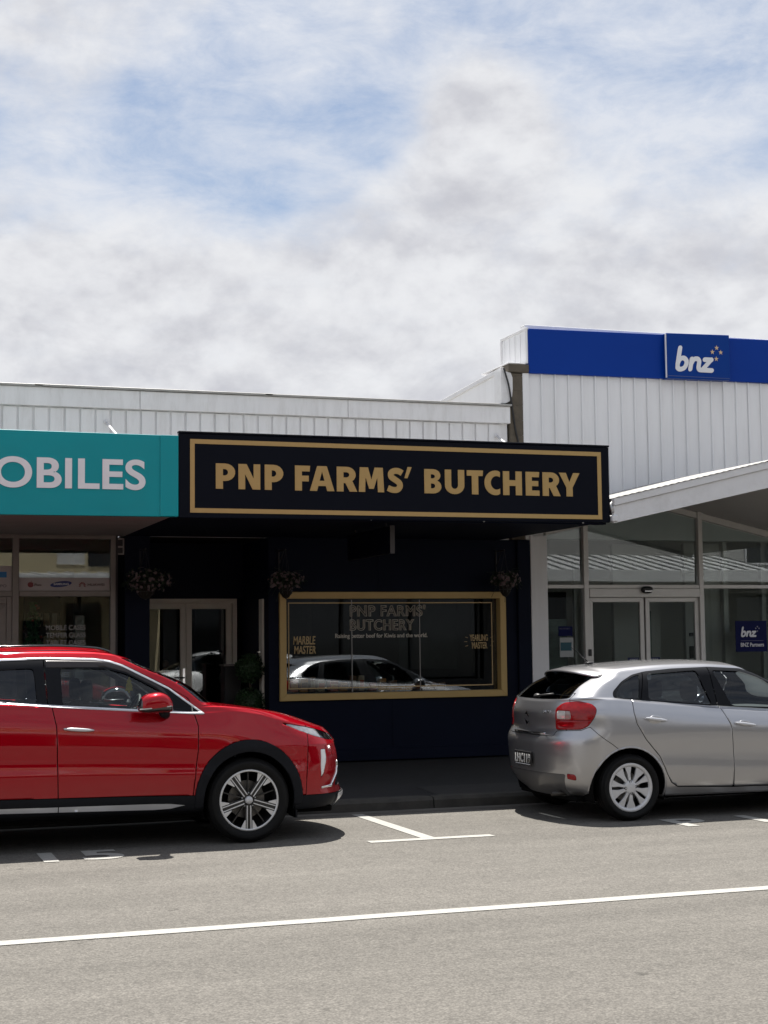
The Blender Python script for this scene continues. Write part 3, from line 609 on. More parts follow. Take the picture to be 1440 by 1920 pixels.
hexa('barge_flashing', [(8.165, WY + .12, 5.255), (8.42, WY + .12, 5.255), (8.42, 30, 4.70), (8.165, 30, 4.70), (8.165, WY + .12, 5.315), (8.42, WY + .12, 5.315), (8.42, 30, 4.77), (8.165, 30, 4.77)], WHITE_TRIM, K, .004)
fl = [(8.178, WY - .02), (8.178, WY + .18)]
V = []; F = []
prof = [(0, 4.80), (.06, 4.80), (.12, 4.83), (.155, 4.90), (.165, 5.0), (.165, 5.15), (.14, 5.215), (0, 5.24)]
for dx, z in prof: V += [(8.10 + dx, WY - .034, z), (8.10 + dx, WY + .2, z)]
n_ = len(prof)
F = [tuple(2 * k for k in range(n_))[::-1], tuple(2 * k + 1 for k in range(n_))] + [(2 * k, 2 * k + 1, 2 * ((k + 1) % n_) + 1, 2 * ((k + 1) % n_)) for k in range(n_)]
obj('corner_flashing', V, F, WHITE_TRIM, K)
box('corner_board', 8.412, 8.500, WY - .035, WY + .3, 2.98, 5.222, WHITE_STEEL, K, .005)
# tray cladding: every tray its own panel with an upstand
box('wall_backing', 8.50, XR, WY + .055, WY + .2, 3.0, 5.9, WHITE_STEEL, K)
x = 8.504; k = 0
while x < XR - .1:
    xe = x + .2005 - .004
    z0 = min(rooft(x), rooft(xe)) - .30 if x < 13 else 2.9
    if z0 < 2.9: z0 = 2.9
    dy = (RNG.random() - .5) * .004
    tr = box('cladding_tray', x, xe, WY + .018 + dy, WY + .05, z0, 5.25, WHITE_STEEL, K, .002)
    box('tray_rib', x - .009, x + .011, WY - .012, WY + .017 + dy, z0, 5.25, WHITE_STEEL, tr, .004)
    x += .2005; k += 1
box('wall_pier', 8.470, 8.712, WY - .055, WY + .2, WZ - .01, SF + .06, WHITE_STEEL, K, .006)['label'] = 'white pier between butchery and bank glazing'
# canopy
for s in (-1, 1):
    xa = PKX + s * (PKX - 8.065); xs = (xa, PKX) if s < 0 else (PKX, xa)
    hexa('canopy_fascia', [(xs[0], 15.48, soff(xs[0]) + .0), (xs[1], 15.48, soff(xs[1])), (xs[1], 15.53, soff(xs[1])), (xs[0], 15.53, soff(xs[0])),
                           (xs[0], 15.48, rooft(xs[0]) - .085), (xs[1], 15.48, rooft(xs[1]) - .085), (xs[1], 15.53, rooft(xs[1]) - .085), (xs[0], 15.53, rooft(xs[0]) - .085)], WHITE_TRIM, K, .004)
    hexa('barge_cap', [(xs[0], 15.455, rooft(xs[0]) - .083), (xs[1], 15.455, rooft(xs[1]) - .083), (xs[1], 15.54, rooft(xs[1]) - .083), (xs[0], 15.54, rooft(xs[0]) - .083),
                       (xs[0], 15.455, rooft(xs[0])), (xs[1], 15.455, rooft(xs[1])), (xs[1], 15.54, rooft(xs[1])), (xs[0], 15.54, rooft(xs[0]))], WHITE_TRIM, K, .004)
    hexa('canopy_soffit', [(xs[0], 15.532, soff(xs[0]) + .05), (xs[1], 15.532, soff(xs[1]) + .05), (xs[1], WY + .01, soff(xs[1]) + .05), (xs[0], WY + .01, soff(xs[0]) + .05),
                           (xs[0], 15.532, soff(xs[0]) + .08), (xs[1], 15.532, soff(xs[1]) + .08), (xs[1], WY + .01, soff(xs[1]) + .08), (xs[0], WY + .01, soff(xs[0]) + .08)], SOFFIT_WHITE, K)
    # corrugated roof sheet
    n = 56; V = []; F = []
    for i in range(n + 1):
        xx = xs[0] + (xs[1] - xs[0]) * i / n; dz = .012 * math.sin(i * PI / 1.0 + .5) if i % 2 else -.012
        V += [(xx, 15.44, rooft(xx) + .016 + dz), (xx, WY + .01, rooft(xx) + .016 + dz)]
    for i in range(n): F.append((2 * i, 2 * i + 2, 2 * i + 3, 2 * i + 1))
    obj('canopy_roof', V, F, GREY_CAP, K)
box('gutter_end', 8.04, 8.115, 15.46, 15.62, 2.97, 3.045, WHITE_TRIM, K, .01)
tube('gutter_bracket', [(8.05, 15.47, 3.08), (8.05, 15.52, 3.17), (8.10, 15.53, 3.20)], .02, GALV, K)
# glazing
GF = mat('bank_frame', (.58, .57, .55), .45, metal=.25, var=.05, vscale=8)
def sloped_pane(name, x0, x1, z0, parent, y=WY + .03, m=None):
    xs = [x0, x1] if not (x0 < PKX < x1) else [x0, PKX, x1]
    ring = [(x0, z0), (x1, z0)] + [(q, soff(q) - .055) for q in reversed(xs)]
    n = len(ring); V = [(a, y, c) for a, c in ring] + [(a, y + .006, c) for a, c in ring]
    F = [tuple(range(n)), tuple(range(2 * n - 1, n - 1, -1))] + [(k, k + n, (k + 1) % n + n, (k + 1) % n) for k in range(n)]
    return obj(name, V, F, m or GLASS, parent)
cols = (8.712, 9.262, 9.335, 11.022, 11.092, 12.60, 12.66)
for a, b in ((9.262, 9.335), (11.022, 11.092), (12.60, 12.66)):
    hexa('mullion', [(a, WY - .03, WZ), (b, WY - .03, WZ), (b, WY + .09, WZ), (a, WY + .09, WZ), (a, WY - .03, soff(a) + .06), (b, WY - .03, soff(b) + .06), (b, WY + .09, soff(b) + .06), (a, WY + .09, soff(a) + .06)], GF, K, .005)
for a, b in ((8.714, 9.260), (9.337, 11.020), (11.094, 12.598)):
    box('transom', a, b, WY - .02, WY + .08, 2.335, 2.385, GF, K, .004); sloped_pane('window', a, b, 2.387, K)
for a, b in ((8.714, 9.260), (9.337, PKX), (PKX, 11.020), (11.094, 12.598)):
    hexa('head_frame', [(a, WY - .015, soff(a) - .045), (b, WY - .015, soff(b) - .045), (b, WY + .08, soff(b) - .045), (a, WY + .08, soff(a) - .045), (a, WY - .015, soff(a) + .04), (b, WY - .015, soff(b) + .04), (b, WY + .08, soff(b) + .04), (a, WY + .08, soff(a) + .04)], GF, K, .003)
wl = pane('window', 8.714, 9.260, WZ + .05, 2.333, K, WY + .03); wr = pane('window', 11.094, 12.598, WZ + .05, 2.333, K, WY + .03)
# sliding doors
box('door_header', 9.337, 11.020, WY - .035, WY + .06, 2.215, 2.333, GF, K, .005)
for a, b in ((9.337, 10.170), (10.195, 11.020)):
    d = pane('door', a + .06, b - .06, WZ + .12, 2.16, K, WY + .03)
    frame4('door_stile', a, b, WZ + .02, 2.212, WY + .005, WY + .06, .062, GF, d)
    cx_ = b - .17 if a < 10 else a + .13
    box('door_decal', cx_ - .085, cx_ + .085, WY + .022, WY + .027, 1.32, 1.40, mat('dark_blue_print', (.004, .012, .07), .5), d, 0)
    lettering('lettering', '<<<<' if a < 10 else '>>>>', BNZ_WHITE, cx_ - .06, 1.338, WY + .020, .12, .045, d, off=.01)
V, F = ellipsoid((10.185, WY - .07, 2.315), (.085, .05, .05), 20, 10, .8, .8); obj('door_sensor', V, F, BLACK, K, True)
box('sensor_lens', 10.13, 10.24, WY - .125, WY - .11, 2.285, 2.305, CHROME, K, .003)
box('door_lock', 9.30, 9.345, WY - .045, WY - .032, 1.43, 1.52, ALU_DARK, K, .003)
sw = MB(); sw.box(12.662, XR, WY + .0, WY + .2, WZ - .02, 1.0); sw.box(12.662, XR, WY + .0, WY + .2, 2.4, 3.0); sw.box(XR - .3, XR, WY + .0, WY + .2, 1.0, 2.4); sw.build('side_bay_wall', WHITE_STEEL, K)
pane('window', 12.664, XR - .302, 1.002, 2.398, K, WY + .08); hexa('outer_wall', [(XR, WY + .0, WZ - .1), (XR + .15, WY + .0, WZ - .1), (XR + .15, 30, WZ - .1), (XR, 30, WZ - .1), (XR, WY + .0, 5.8), (XR + .15, WY + .0, 5.8), (XR + .15, 30, 5.2), (XR, 30, 5.2)], WHITE_STEEL, K)
# bank interior
GREYW = mat('bank_interior_wall', (.58, .57, .55), .8, var=.06, vscale=1); DKG = mat('green_patterned_panel', (.16, .20, .185), .6, var=.25, vscale=7, stretch=(1, 1, 2.4))
bi = MB(); bi.box(8.70, XR, 23.0, 23.1, WZ, 3.66); bi.box(8.715, 8.73, WY + .2, 23, WZ, 3.4); bi.box(XR - .1, XR, WY + .2, 23, WZ, 3.4); bi.box(8.72, XR, WY + .2, 23, WZ - .03, WZ); bi.box(8.72, XR, WY + .2, 23, 3.62, 3.66)
bi.build('bank_interior', GREYW, K)
box('pattern_panel', 8.74, 9.18, WY + .35, WY + .38, WZ, 1.93, DKG, K, .003)
box('inner_wall', 10.25, 11.0, 19.75, 19.83, WZ, 3.0, GREYW, K); box('pattern_slot', 10.72, 10.84, 19.73, 19.748, 1.25, 2.05, DKG, K, 0)
box('inner_wall', 11.15, 11.75, 19.3, 19.38, WZ, 3.0, GREYW, K)
for z0, h_ in ((1.93, .05), (1.62, .17)): box('wall_device', 11.20, 11.36, 19.28, 19.298, z0 - .25, z0 - .25 + h_, BLACK, K, .004)
box('inner_post', 11.72, 11.80, WY + .5, WY + .58, WZ, 3.2, GF, K); box('inner_post', 12.35, 12.42, WY + .5, WY + .58, WZ, 3.2, GF, K); box('inner_post', 9.95, 10.0, 20.4, 20.46, WZ, 2.8, GF, K)
box('dark_doorway', 9.40, 9.92, 20.6, 20.65, WZ, 2.35, DARK_ROOM, K); box('display_screen', 12.45, 12.58, WY + .3, WY + .33, 1.0, 2.2, DKG, K)
box('reception_desk', 10.2, 11.6, 21.5, 22.1, WZ, 1.15, mat('timber_desk', (.12, .07, .035), .5, var=.2, vscale=4, stretch=(1, 8, 8)), K)
# window posters
PB = mat('poster_blue', (.006, .009, .060), .6, spec=.1); PW = mat('poster_paper', (.36, .38, .38), .6); PT = mat('poster_teal', (.015, .08, .11), .6)
po = tag(box('poster', 8.905, 9.105, WY + .018, WY + .023, 1.42, 1.68, PW, None, 0), 'small white and teal notice on the bank window', 'poster')
box('teal_print', 8.915, 9.075, WY + .012, WY + .017, 1.505, 1.615, PT, po, 0)
po2 = tag(box('poster', 8.89, 9.095, WY + .018, WY + .023, 1.70, 1.83, PB, None, 0), 'small dark blue notice above the white one on the bank window', 'poster')
lettering('lettering', 'BNZ PARTNERS', mat('faint_print', (.12, .12, .2), .6), 8.905, 1.79, WY + .016, .15, .018, po2, off=.01)
# bnz marks
def bnz_logo(name, x0, z0, h, y, parent, mw, ms, wd=.36):
    """b n z drawn as thick strokes with four stars; h = ascender height"""
    s = h / 1.95; strokes_ = [[(.20, 1.78), (.20, .55), (.24, .25), (.42, .17)], spline([(.20, .62), (.34, .92), (.62, 1.02), (.88, .84), (.93, .58), (.82, .3), (.58, .17), (.36, .17), (.22, .3)], 5),
        [(1.32, .98), (1.32, .20)], spline([(1.32, .6), (1.50, .95), (1.80, 1.0), (1.98, .80), (1.99, .4), (2.10, .2), (2.35, .17)], 5), [(2.42, .98), (3.0, .98)], [(2.98, 1.0), (2.38, .24)], [(2.30, .17), (3.15, .17)]]
    mb = MB()
    for k, p in enumerate(strokes_):
        c = stroke(p, wd); a = p[0]; b = p[-1]
        me = curve_mesh('s', [c], mw, .001)
        V = [(v.co.x, v.co.y, v.co.z) for v in me.vertices]; F = [tuple(q.vertices) for q in me.polygons]
        mb.add([(x0 + (u + .20 * v) * s, y - .0012 * k - d, z0 + v * s) for u, v, d in V], F)
        for e in (a, b):
            dd = disc(e[0], e[1], wd / 2, wd / 2, 14); k2 = k + .5
            mb.add([(x0 + (u + .20 * v) * s, y - .0012 * k2, z0 + v * s) for u, v in dd], [tuple(range(14))])
    lg = mb.build(name, mw, parent)
    for sx, sz in ((3.30, 1.60), (3.68, 1.93), (4.02, 1.60), (3.62, 1.08)):
        st = []
        for q in range(10):
            r = .21 if q % 2 == 0 else .085; a = PI / 2 + q * PI / 5; st.append((x0 + (sx + r * math.cos(a)) * s, y - .004, z0 + (sz + r * math.sin(a)) * s))
        obj('star', st, [tuple(range(10))], ms, lg)
    return lg
sg = thing('roof_sign', 'long blue parapet sign with white bnz logo and stars', 'sign', (10.4, WY - .05, 5.22))
def lvl(x): return .0135 * (x - 8.51)
ys = WY - .045
hexa('panel', [(8.505, ys, 5.222), (10.62, ys, 5.222 + lvl(10.62) * .6), (10.62, ys + .6, 5.222 + lvl(10.62) * .6), (8.505, ys + .6, 5.222), (8.505, ys, 5.828), (10.62, ys, 5.828 + lvl(10.62)), (10.62, ys + .6, 5.828 + lvl(10.62)), (8.505, ys + .6, 5.828)], BNZ_BLUE, sg, .004)
hexa('panel', [(11.58, ys, 5.222 + lvl(11.6) * .6), (XR, ys, 5.222 + lvl(XR) * .6), (XR, ys + .6, 5.222 + lvl(XR) * .6), (11.58, ys + .6, 5.222 + lvl(11.6) * .6), (11.58, ys, 5.828 + lvl(11.6) - .01), (XR, ys, 5.828 + lvl(XR)), (XR, ys + .6, 5.828 + lvl(XR)), (11.58, ys + .6, 5.828 + lvl(11.6) - .01)], BNZ_BLUE, sg, .004)
bx_ = hexa('logo_box', [(10.55, ys - .09, 5.232), (11.545, ys - .09, 5.245), (11.545, ys + .5, 5.245), (10.55, ys + .5, 5.232), (10.55, ys - .09, 5.862), (11.545, ys - .09, 5.885), (11.545, ys + .5, 5.885), (10.55, ys + .5, 5.862)], BNZ_BLUE2, sg, .006)
box('light_edge', 10.535, 10.549, ys - .088, ys - .06, 5.24, 5.85, BNZ_WHITE, sg, .003)
box('light_edge', 10.56, 11.53, ys - .095, ys - .091, 5.262, 5.270, mat('edge_blue', (.05, .08, .22), .4), sg, 0)
bnz_logo('bnz_logo', 10.655, 5.335, .36, ys - .094, sg, BNZ_WHITE, BNZ_STAR)
for a in (18.70, 18.88, 19.06, 19.24, 19.42):
    box('return_rib', 8.480, 8.502, a, a + .02, 5.36, 5.80, WHITE_STEEL, K, .003)
box('return_cladding', 8.490, 8.504, ys + .02, 19.52, 5.355, 5.815, WHITE_STEEL, K, .003); box('return_cap', 8.475, 8.506, ys, 19.54, 5.816, 5.845, WHITE_TRIM, K, .003); box('return_edge', 8.47, 8.50, 19.50, 19.54, 5.30, 5.815, WHITE_TRIM, K, .003)
bp_ = tag(box('window_sign', 11.60, 12.10, WY + .018, WY + .024, 1.455, 1.885, PB, None, 0), 'square dark blue bnz Partners sign on the bank window', 'sign')
bnz_logo('bnz_logo', 11.675, 1.66, .145, WY + .015, bp_, BNZ_WHITE, mat('pale_star', (.25, .25, .33), .5))
box('rule_line', 11.675, 12.04, WY + .012, WY + .016, 1.605, 1.611, mat('faint_print', (.12, .12, .2), .6), bp_, 0)
lettering('lettering', 'BNZ Partners', BNZ_WHITE, 11.675, 1.525, WY + .014, .37, .055, bp_, off=.012)
# loose cable down the pier
cab = tube('hanging_cable', spline([(8.135, WY - .045, 5.27), (8.15, WY - .06, 5.20), (8.20, WY - .06, 5.02), (8.245, WY - .05, 4.75), (8.29, WY - .045, 4.45), (8.335, WY - .045, 4.24), (8.36, WY - .05, 3.9), (8.36, WY - .05, 3.4)], 6), .012, BLACK)
tag(cab, 'black cable hanging loose down the block pier', 'cable')

# ------------------------------------------------------------------ cars: one smooth lofted skin, cut into panels
def pchip(tab):
    tab = sorted(tab); xs = np.array([a for a, _ in tab], float); ys = np.array([b for _, b in tab], float)
    if len(xs) == 1: return lambda q: np.full_like(np.asarray(q, float), ys[0])
    h = np.diff(xs); d = np.diff(ys) / h; m = np.zeros(len(xs)); m[0] = d[0]; m[-1] = d[-1]
    for i in range(1, len(xs) - 1):
        if d[i - 1] * d[i] > 0: w1 = 2 * h[i] + h[i - 1]; w2 = h[i] + 2 * h[i - 1]; m[i] = (w1 + w2) / (w1 / d[i - 1] + w2 / d[i])
    def f(q):
        q = np.clip(np.asarray(q, float), xs[0], xs[-1]); i = np.clip(np.searchsorted(xs, q) - 1, 0, len(h) - 1); t = (q - xs[i]) / h[i]
        return (2 * t ** 3 - 3 * t ** 2 + 1) * ys[i] + (t ** 3 - 2 * t ** 2 + t) * h[i] * m[i] + (-2 * t ** 3 + 3 * t ** 2) * ys[i + 1] + (t ** 3 - t ** 2) * h[i] * m[i + 1]
    return f
def skin(rows, nf=60, ns=190, nr=60, sub=8):
    """rows: (F, Lf, R, Lr, p, z-table, w-table, crease) -> half skin (y>=0), vertex columns x y z t v"""
    loops = []
    tt = np.concatenate([np.linspace(0, 1, nf + 1), np.linspace(1, 2, ns + 1)[1:], np.linspace(2, 3, nr + 1)[1:]])
    for F_, Lf, R_, Lr, p, zt, wt, cr in rows:
        fz = pchip(zt); fw = pchip(wt); e = 2 / p
        ph = np.linspace(0, PI / 2, nf + 1); xf = F_ - Lf * (1 - np.cos(ph) ** e); yf = np.sin(ph) ** e
        xf[-1] = F_ - Lf
        xs = np.linspace(F_ - Lf, R_ + Lr, ns + 1)[1:]; ys = np.ones(ns)
        pr = np.linspace(PI / 2, 0, nr + 1)[1:]; xr = R_ + Lr * (1 - np.cos(pr) ** e); yr = np.sin(pr) ** e; yr[-1] = 0
        X = np.concatenate([xf, xs, xr]); Y = np.concatenate([yf, ys, yr]) * fw(X)
        loops.append(np.stack([X, Y, fz(X)], 1))
    P = np.array(loops); nrw = len(rows); d = np.maximum(np.linalg.norm(P[1:] - P[:-1], axis=2), 1e-4)[..., None]
    s = (P[1:] - P[:-1]) / d
    mo = np.empty_like(P); mi = np.empty_like(P)          # tangents leaving / arriving
    for i in range(nrw):
        if i == 0: mo[i] = mi[i] = s[0]
        elif i == nrw - 1: mo[i] = mi[i] = s[-1]
        elif rows[i][7]: mo[i] = s[i]; mi[i] = s[i - 1]
        else: mo[i] = mi[i] = (s[i - 1] * d[i] + s[i] * d[i - 1]) / (d[i - 1] + d[i])
    out = []; vv = []
    for i in range(nrw - 1):
        n = sub if not isinstance(sub, (list, tuple)) else sub[i]
        for k in range(n):
            t = k / n; out.append((2 * t ** 3 - 3 * t ** 2 + 1) * P[i] + (t ** 3 - 2 * t ** 2 + t) * d[i] * mo[i] + (-2 * t ** 3 + 3 * t ** 2) * P[i + 1] + (t ** 3 - t ** 2) * d[i] * mi[i + 1]); vv.append(i + t)
    out.append(P[-1]); vv.append(nrw - 1)
    G = np.array(out); nv, nt_ = G.shape[:2]
    G[:, 0, 1] = 0; G[:, -1, 1] = 0; G[..., 1] = np.maximum(G[..., 1], 0); G[-1, :, 1] = 0
    V = np.concatenate([G, np.broadcast_to(tt[None, :, None], (nv, nt_, 1)), np.broadcast_to(np.array(vv)[:, None, None], (nv, nt_, 1))], 2).reshape(-1, 5)
    F = [(j * nt_ + i, j * nt_ + i + 1, (j + 1) * nt_ + i + 1, (j + 1) * nt_ + i) for j in range(nv - 1) for i in range(nt_ - 1)]
    return V, F
def normals(V, F):
    N = np.zeros((len(V), 3))
    q = np.array([f for f in F if len(f) == 4]).reshape(-1, 4); t3 = np.array([f for f in F if len(f) == 3]).reshape(-1, 3)
    if len(q):
        n = np.cross(V[q[:, 2], :3] - V[q[:, 0], :3], V[q[:, 3], :3] - V[q[:, 1], :3])
        for k in range(4): np.add.at(N, q[:, k], n)
    if len(t3):
        n = np.cross(V[t3[:, 1], :3] - V[t3[:, 0], :3], V[t3[:, 2], :3] - V[t3[:, 0], :3])
        for k in range(3): np.add.at(N, t3[:, k], n)
    for f in F:
        if len(f) > 4:
            n = np.cross(V[f[2], :3] - V[f[0], :3], V[f[3], :3] - V[f[1], :3])
            for k in f: N[k] += n
    return N / np.maximum(np.linalg.norm(N, axis=1), 1e-9)[:, None]
def compact(V, F):
    if not F: return V[:0], []
    used = np.zeros(len(V), bool)
    for f in F: used[list(f)] = True
    mp = np.cumsum(used) - 1; return V[used], [tuple(int(mp[i]) for i in f) for f in F]
def split(mesh, f):
    """cut a mesh along f = 0; returns (f<0 part, f>0 part)"""
    V, F = mesh
    if not F: return (V, F), (V, F)
    s = f <= 0; Fi = []; Fo = []; new = []; cache = {}; base = len(V)
    def cut(a, b):
        key = (a, b) if a < b else (b, a)
        if key not in cache:
            t = f[a] / (f[a] - f[b]); new.append(V[a] + (V[b] - V[a]) * t); cache[key] = base + len(new) - 1
        return cache[key]
    for face in F:
        k = sum(1 for i in face if s[i])
        if k == len(face): Fi.append(face)
        elif k == 0: Fo.append(face)
        else:
            A = []; C = []
            for a, b in zip(face, face[1:] + face[:1]):
                (A if s[a] else C).append(a)
                if s[a] != s[b]: c = cut(a, b); A.append(c); C.append(c)
            if len(A) > 2: Fi.append(tuple(A))
            if len(C) > 2: Fo.append(tuple(C))
    V2 = np.concatenate([V, np.array(new)]) if new else V
    return compact(V2, Fi), compact(V2, Fo)
def slit(mesh, g, w):
    """open a slot of half-width w along g = 0"""
    a = split(mesh, g(mesh[0]) + w)[0]; b = split(mesh, g(mesh[0]) - w)[1]; n = len(a[0])
    return np.concatenate([a[0], b[0]]), a[1] + [tuple(i + n for i in f) for f in b[1]]
def sdf(P, poly):
    P = np.asarray(P); n = len(poly); d = np.full(len(P), 1e9); ins = np.zeros(len(P), bool)
    for i in range(n):
        a = np.array(poly[i], float); b = np.array(poly[(i + 1) % n], float); e = b - a; w_ = P - a
        t = np.clip((w_ @ e) / max(e @ e, 1e-12), 0, 1); d = np.minimum(d, np.linalg.norm(w_ - t[:, None] * e, axis=1))
        c = (a[1] > P[:, 1]) != (b[1] > P[:, 1])
        with np.errstate(divide='ignore', invalid='ignore'): xx = (b[0] - a[0]) * (P[:, 1] - a[1]) / (b[1] - a[1] if b[1] != a[1] else 1e-12) + a[0]
        ins ^= c & (P[:, 0] < xx)
    return np.where(ins, -d, d)
def rpoly(pts, r=.03, n=4):
    """polygon with rounded corners"""
    out = []; m = len(pts)
    for i in range(m):
        a, b, c = (np.array(pts[(i + k) % m], float) for k in (-1, 0, 1)); u = a - b; w_ = c - b; lu, lw = np.linalg.norm(u), np.linalg.norm(w_)
        q = min(r, lu * .45, lw * .45); p0 = b + u / lu * q; p2 = b + w_ / lw * q
        for k in range(n + 1): t = k / n; out.append(tuple((1 - t) ** 2 * p0 + 2 * t * (1 - t) * b + t * t * p2))
    return out
def xz(V): return V[:, [0, 2]]
class Car:
    def __init__(s, root, half): s.root = root; s.rest = half
    def side(s, mesh, f, lim=.45): return np.maximum(f, (lim - np.abs(mesh[0][:, 1])) * 2)
    def take(s, fn, gap=0.0):
        """remove region fn<0 from the remaining skin and return it"""
        f = fn(s.rest[0]); a = split(s.rest, f + gap)[0]; s.rest = split(s.rest, f - gap)[1]; return a
    def put(s, name, mesh, m, off=0.0, both=True, parent=None, join=False, label=None, thick=0.0):
        V, F = mesh
        if not F: return None
        X = V[:, :3].copy()
        if off: X = X + normals(V, F) * off
        Xm = X * np.array([1, -1, 1]); Fm = [tuple(reversed(f)) for f in F]; res = []
        if thick:
            def solid(X, F, sg):
                N = normals(np.concatenate([X, np.zeros((len(X), 2))], 1), F); cnt = {}
                for f in F:
                    for a, b in zip(f, f[1:] + f[:1]): cnt[(a, b)] = 1
                n = len(X); rim = [(b, a, a + n, b + n) for (a, b) in cnt if (b, a) not in cnt]
                return np.concatenate([X, X - N * thick]), list(F) + rim
            X, F = solid(X, F, 1); Xm, Fm = solid(Xm, Fm, 1)
        p = parent or s.root
        if join:
            bm = bmesh.new(); vs = [bm.verts.new(v) for v in X] + [bm.verts.new(v) for v in Xm]; n = len(X)
            for f in F:
                try: bm.faces.new([vs[i] for i in f])
                except ValueError: pass
            for f in Fm:
                try: bm.faces.new([vs[n + i] for i in f])
                except ValueError: pass
            bmesh.ops.remove_doubles(bm, verts=bm.verts, dist=2e-4)
            me = bpy.data.meshes.new(name); bm.to_mesh(me); bm.free(); me.materials.append(m); me.polygons.foreach_set('use_smooth', [True] * len(me.polygons))
            res = [place(name, me, p, True)]
        else:
            res = [place(name, newmesh(name, Xm, Fm, m, True), p, True)]
            if both: res.append(place(name, newmesh(name, X, F, m, True), p, True))
        if label:
            for o in res: o['label'] = label
        return res
def lathe(prof, n=56, cap=False):
    V = []; F = []; k = len(prof)
    for i in range(n):
        a = 2 * PI * i / n
        for r, y in prof: V.append((r * math.cos(a), y, r * math.sin(a)))
    for i in range(n):
        j = (i + 1) % n
        for q in range(k - 1): F.append((i * k + q, i * k + q + 1, j * k + q + 1, j * k + q))
    return V, F
TYRE = mat('tyre_rubber', (.006, .006, .006), .75, spec=.25, var=.2, vscale=12, bump=.15, bscale=120)
RIM_DARK = mat('rim_black', (.012, .012, .013), .35, coat=.3)
RIM_CUT = mat('rim_machined', (.68, .68, .68), .3, metal=.35)
RIM_SILVER = mat('rim_silver', (.60, .60, .61), .38, metal=.3, var=.06, vscale=15)
DISC = mat('brake_disc', (.16, .155, .15), .4, metal=.7, var=.2, vscale=20)
TRIM_BLACK = mat('unpainted_trim', (.010, .011, .014), .55, spec=.12, var=.12, vscale=30)
GLOSS_BLACK = mat('gloss_black', (.006, .006, .007), .08, coat=1.0)
SHELL = mat('shut_line_black', (.003, .003, .003), .9, spec=.1)
SILVER_TRIM = mat('satin_silver_trim', (.62, .63, .66), .3, metal=.5)
SEAT = mat('seat_cloth', (.016, .016, .017), .85); DASH = mat('dash_plastic', (.015, .015, .016), .6)
GLASS_CAR = glass('car_glass', (.80, .87, .87), 1.5); GLASS_PRIV = glass('privacy_glass', (.24, .27, .30), 1.55)
LENS_RED = mat('red_lens', (.27, .003, .005), .10, coat=.7, spec=.1, var=.25, vscale=35); LENS_CLEAR = mat('clear_lens', (.52, .50, .48), .12, coat=1.0, var=.15, vscale=60)
HEAD = mat('headlight_inner', (.34, .35, .36), .12, metal=.5, coat=1.0, var=.5, vscale=22); DRL = mat('drl_lens', (.78, .79, .80), .15, coat=.6)
def car_paint(name, col, metal, rough, coat=1.0, spec=.5):
    m = mat(name, col, rough, metal=metal, coat=coat, spec=spec); t = m.node_tree; b = t.nodes['Principled BSDF']; N = t.nodes.new; L = t.links.new
    tc = N('ShaderNodeTexCoord'); n = N('ShaderNodeTexNoise'); n.inputs['Scale'].default_value = 5; n.inputs['Detail'].default_value = 8; n.inputs['Roughness'].default_value = .7; L(tc.outputs['Object'], n.inputs[0])
    r = N('ShaderNodeMapRange'); r.inputs[1].default_value = .4; r.inputs[2].default_value = .8; r.inputs[3].default_value = .02; r.inputs[4].default_value = .09; L(n.outputs['Fac'], r.inputs[0]); L(r.outputs[0], b.inputs['Coat Roughness'])
    sp = N('ShaderNodeSeparateXYZ'); L(tc.outputs['Object'], sp.inputs[0])                      # road dust thrown up along the sills
    hz = N('ShaderNodeMapRange'); hz.inputs[1].default_value = .62; hz.inputs[2].default_value = .22; hz.inputs[3].default_value = 0; hz.inputs[4].default_value = .30; L(sp.outputs[2], hz.inputs[0])
    mu = N('ShaderNodeMath'); mu.operation = 'MULTIPLY'; L(hz.outputs[0], mu.inputs[0]); L(n.outputs['Fac'], mu.inputs[1])
    mx = N('ShaderNodeMix'); mx.data_type = 'RGBA'; L(mu.outputs[0], mx.inputs[0]); mx.inputs[6].default_value = (*col, 1); mx.inputs[7].default_value = (.20, .175, .145, 1); L(mx.outputs[2], b.inputs['Base Color'])
    return m
RED = car_paint('red_car_paint', (.34, .0006, .0075), .40, .32, .9, 0.0)
SILVER = car_paint('silver_car_paint', (.43, .43, .445), .84, .31)
WHITE_CAR = car_paint('white_car_paint', (.72, .72, .72), .0, .4)
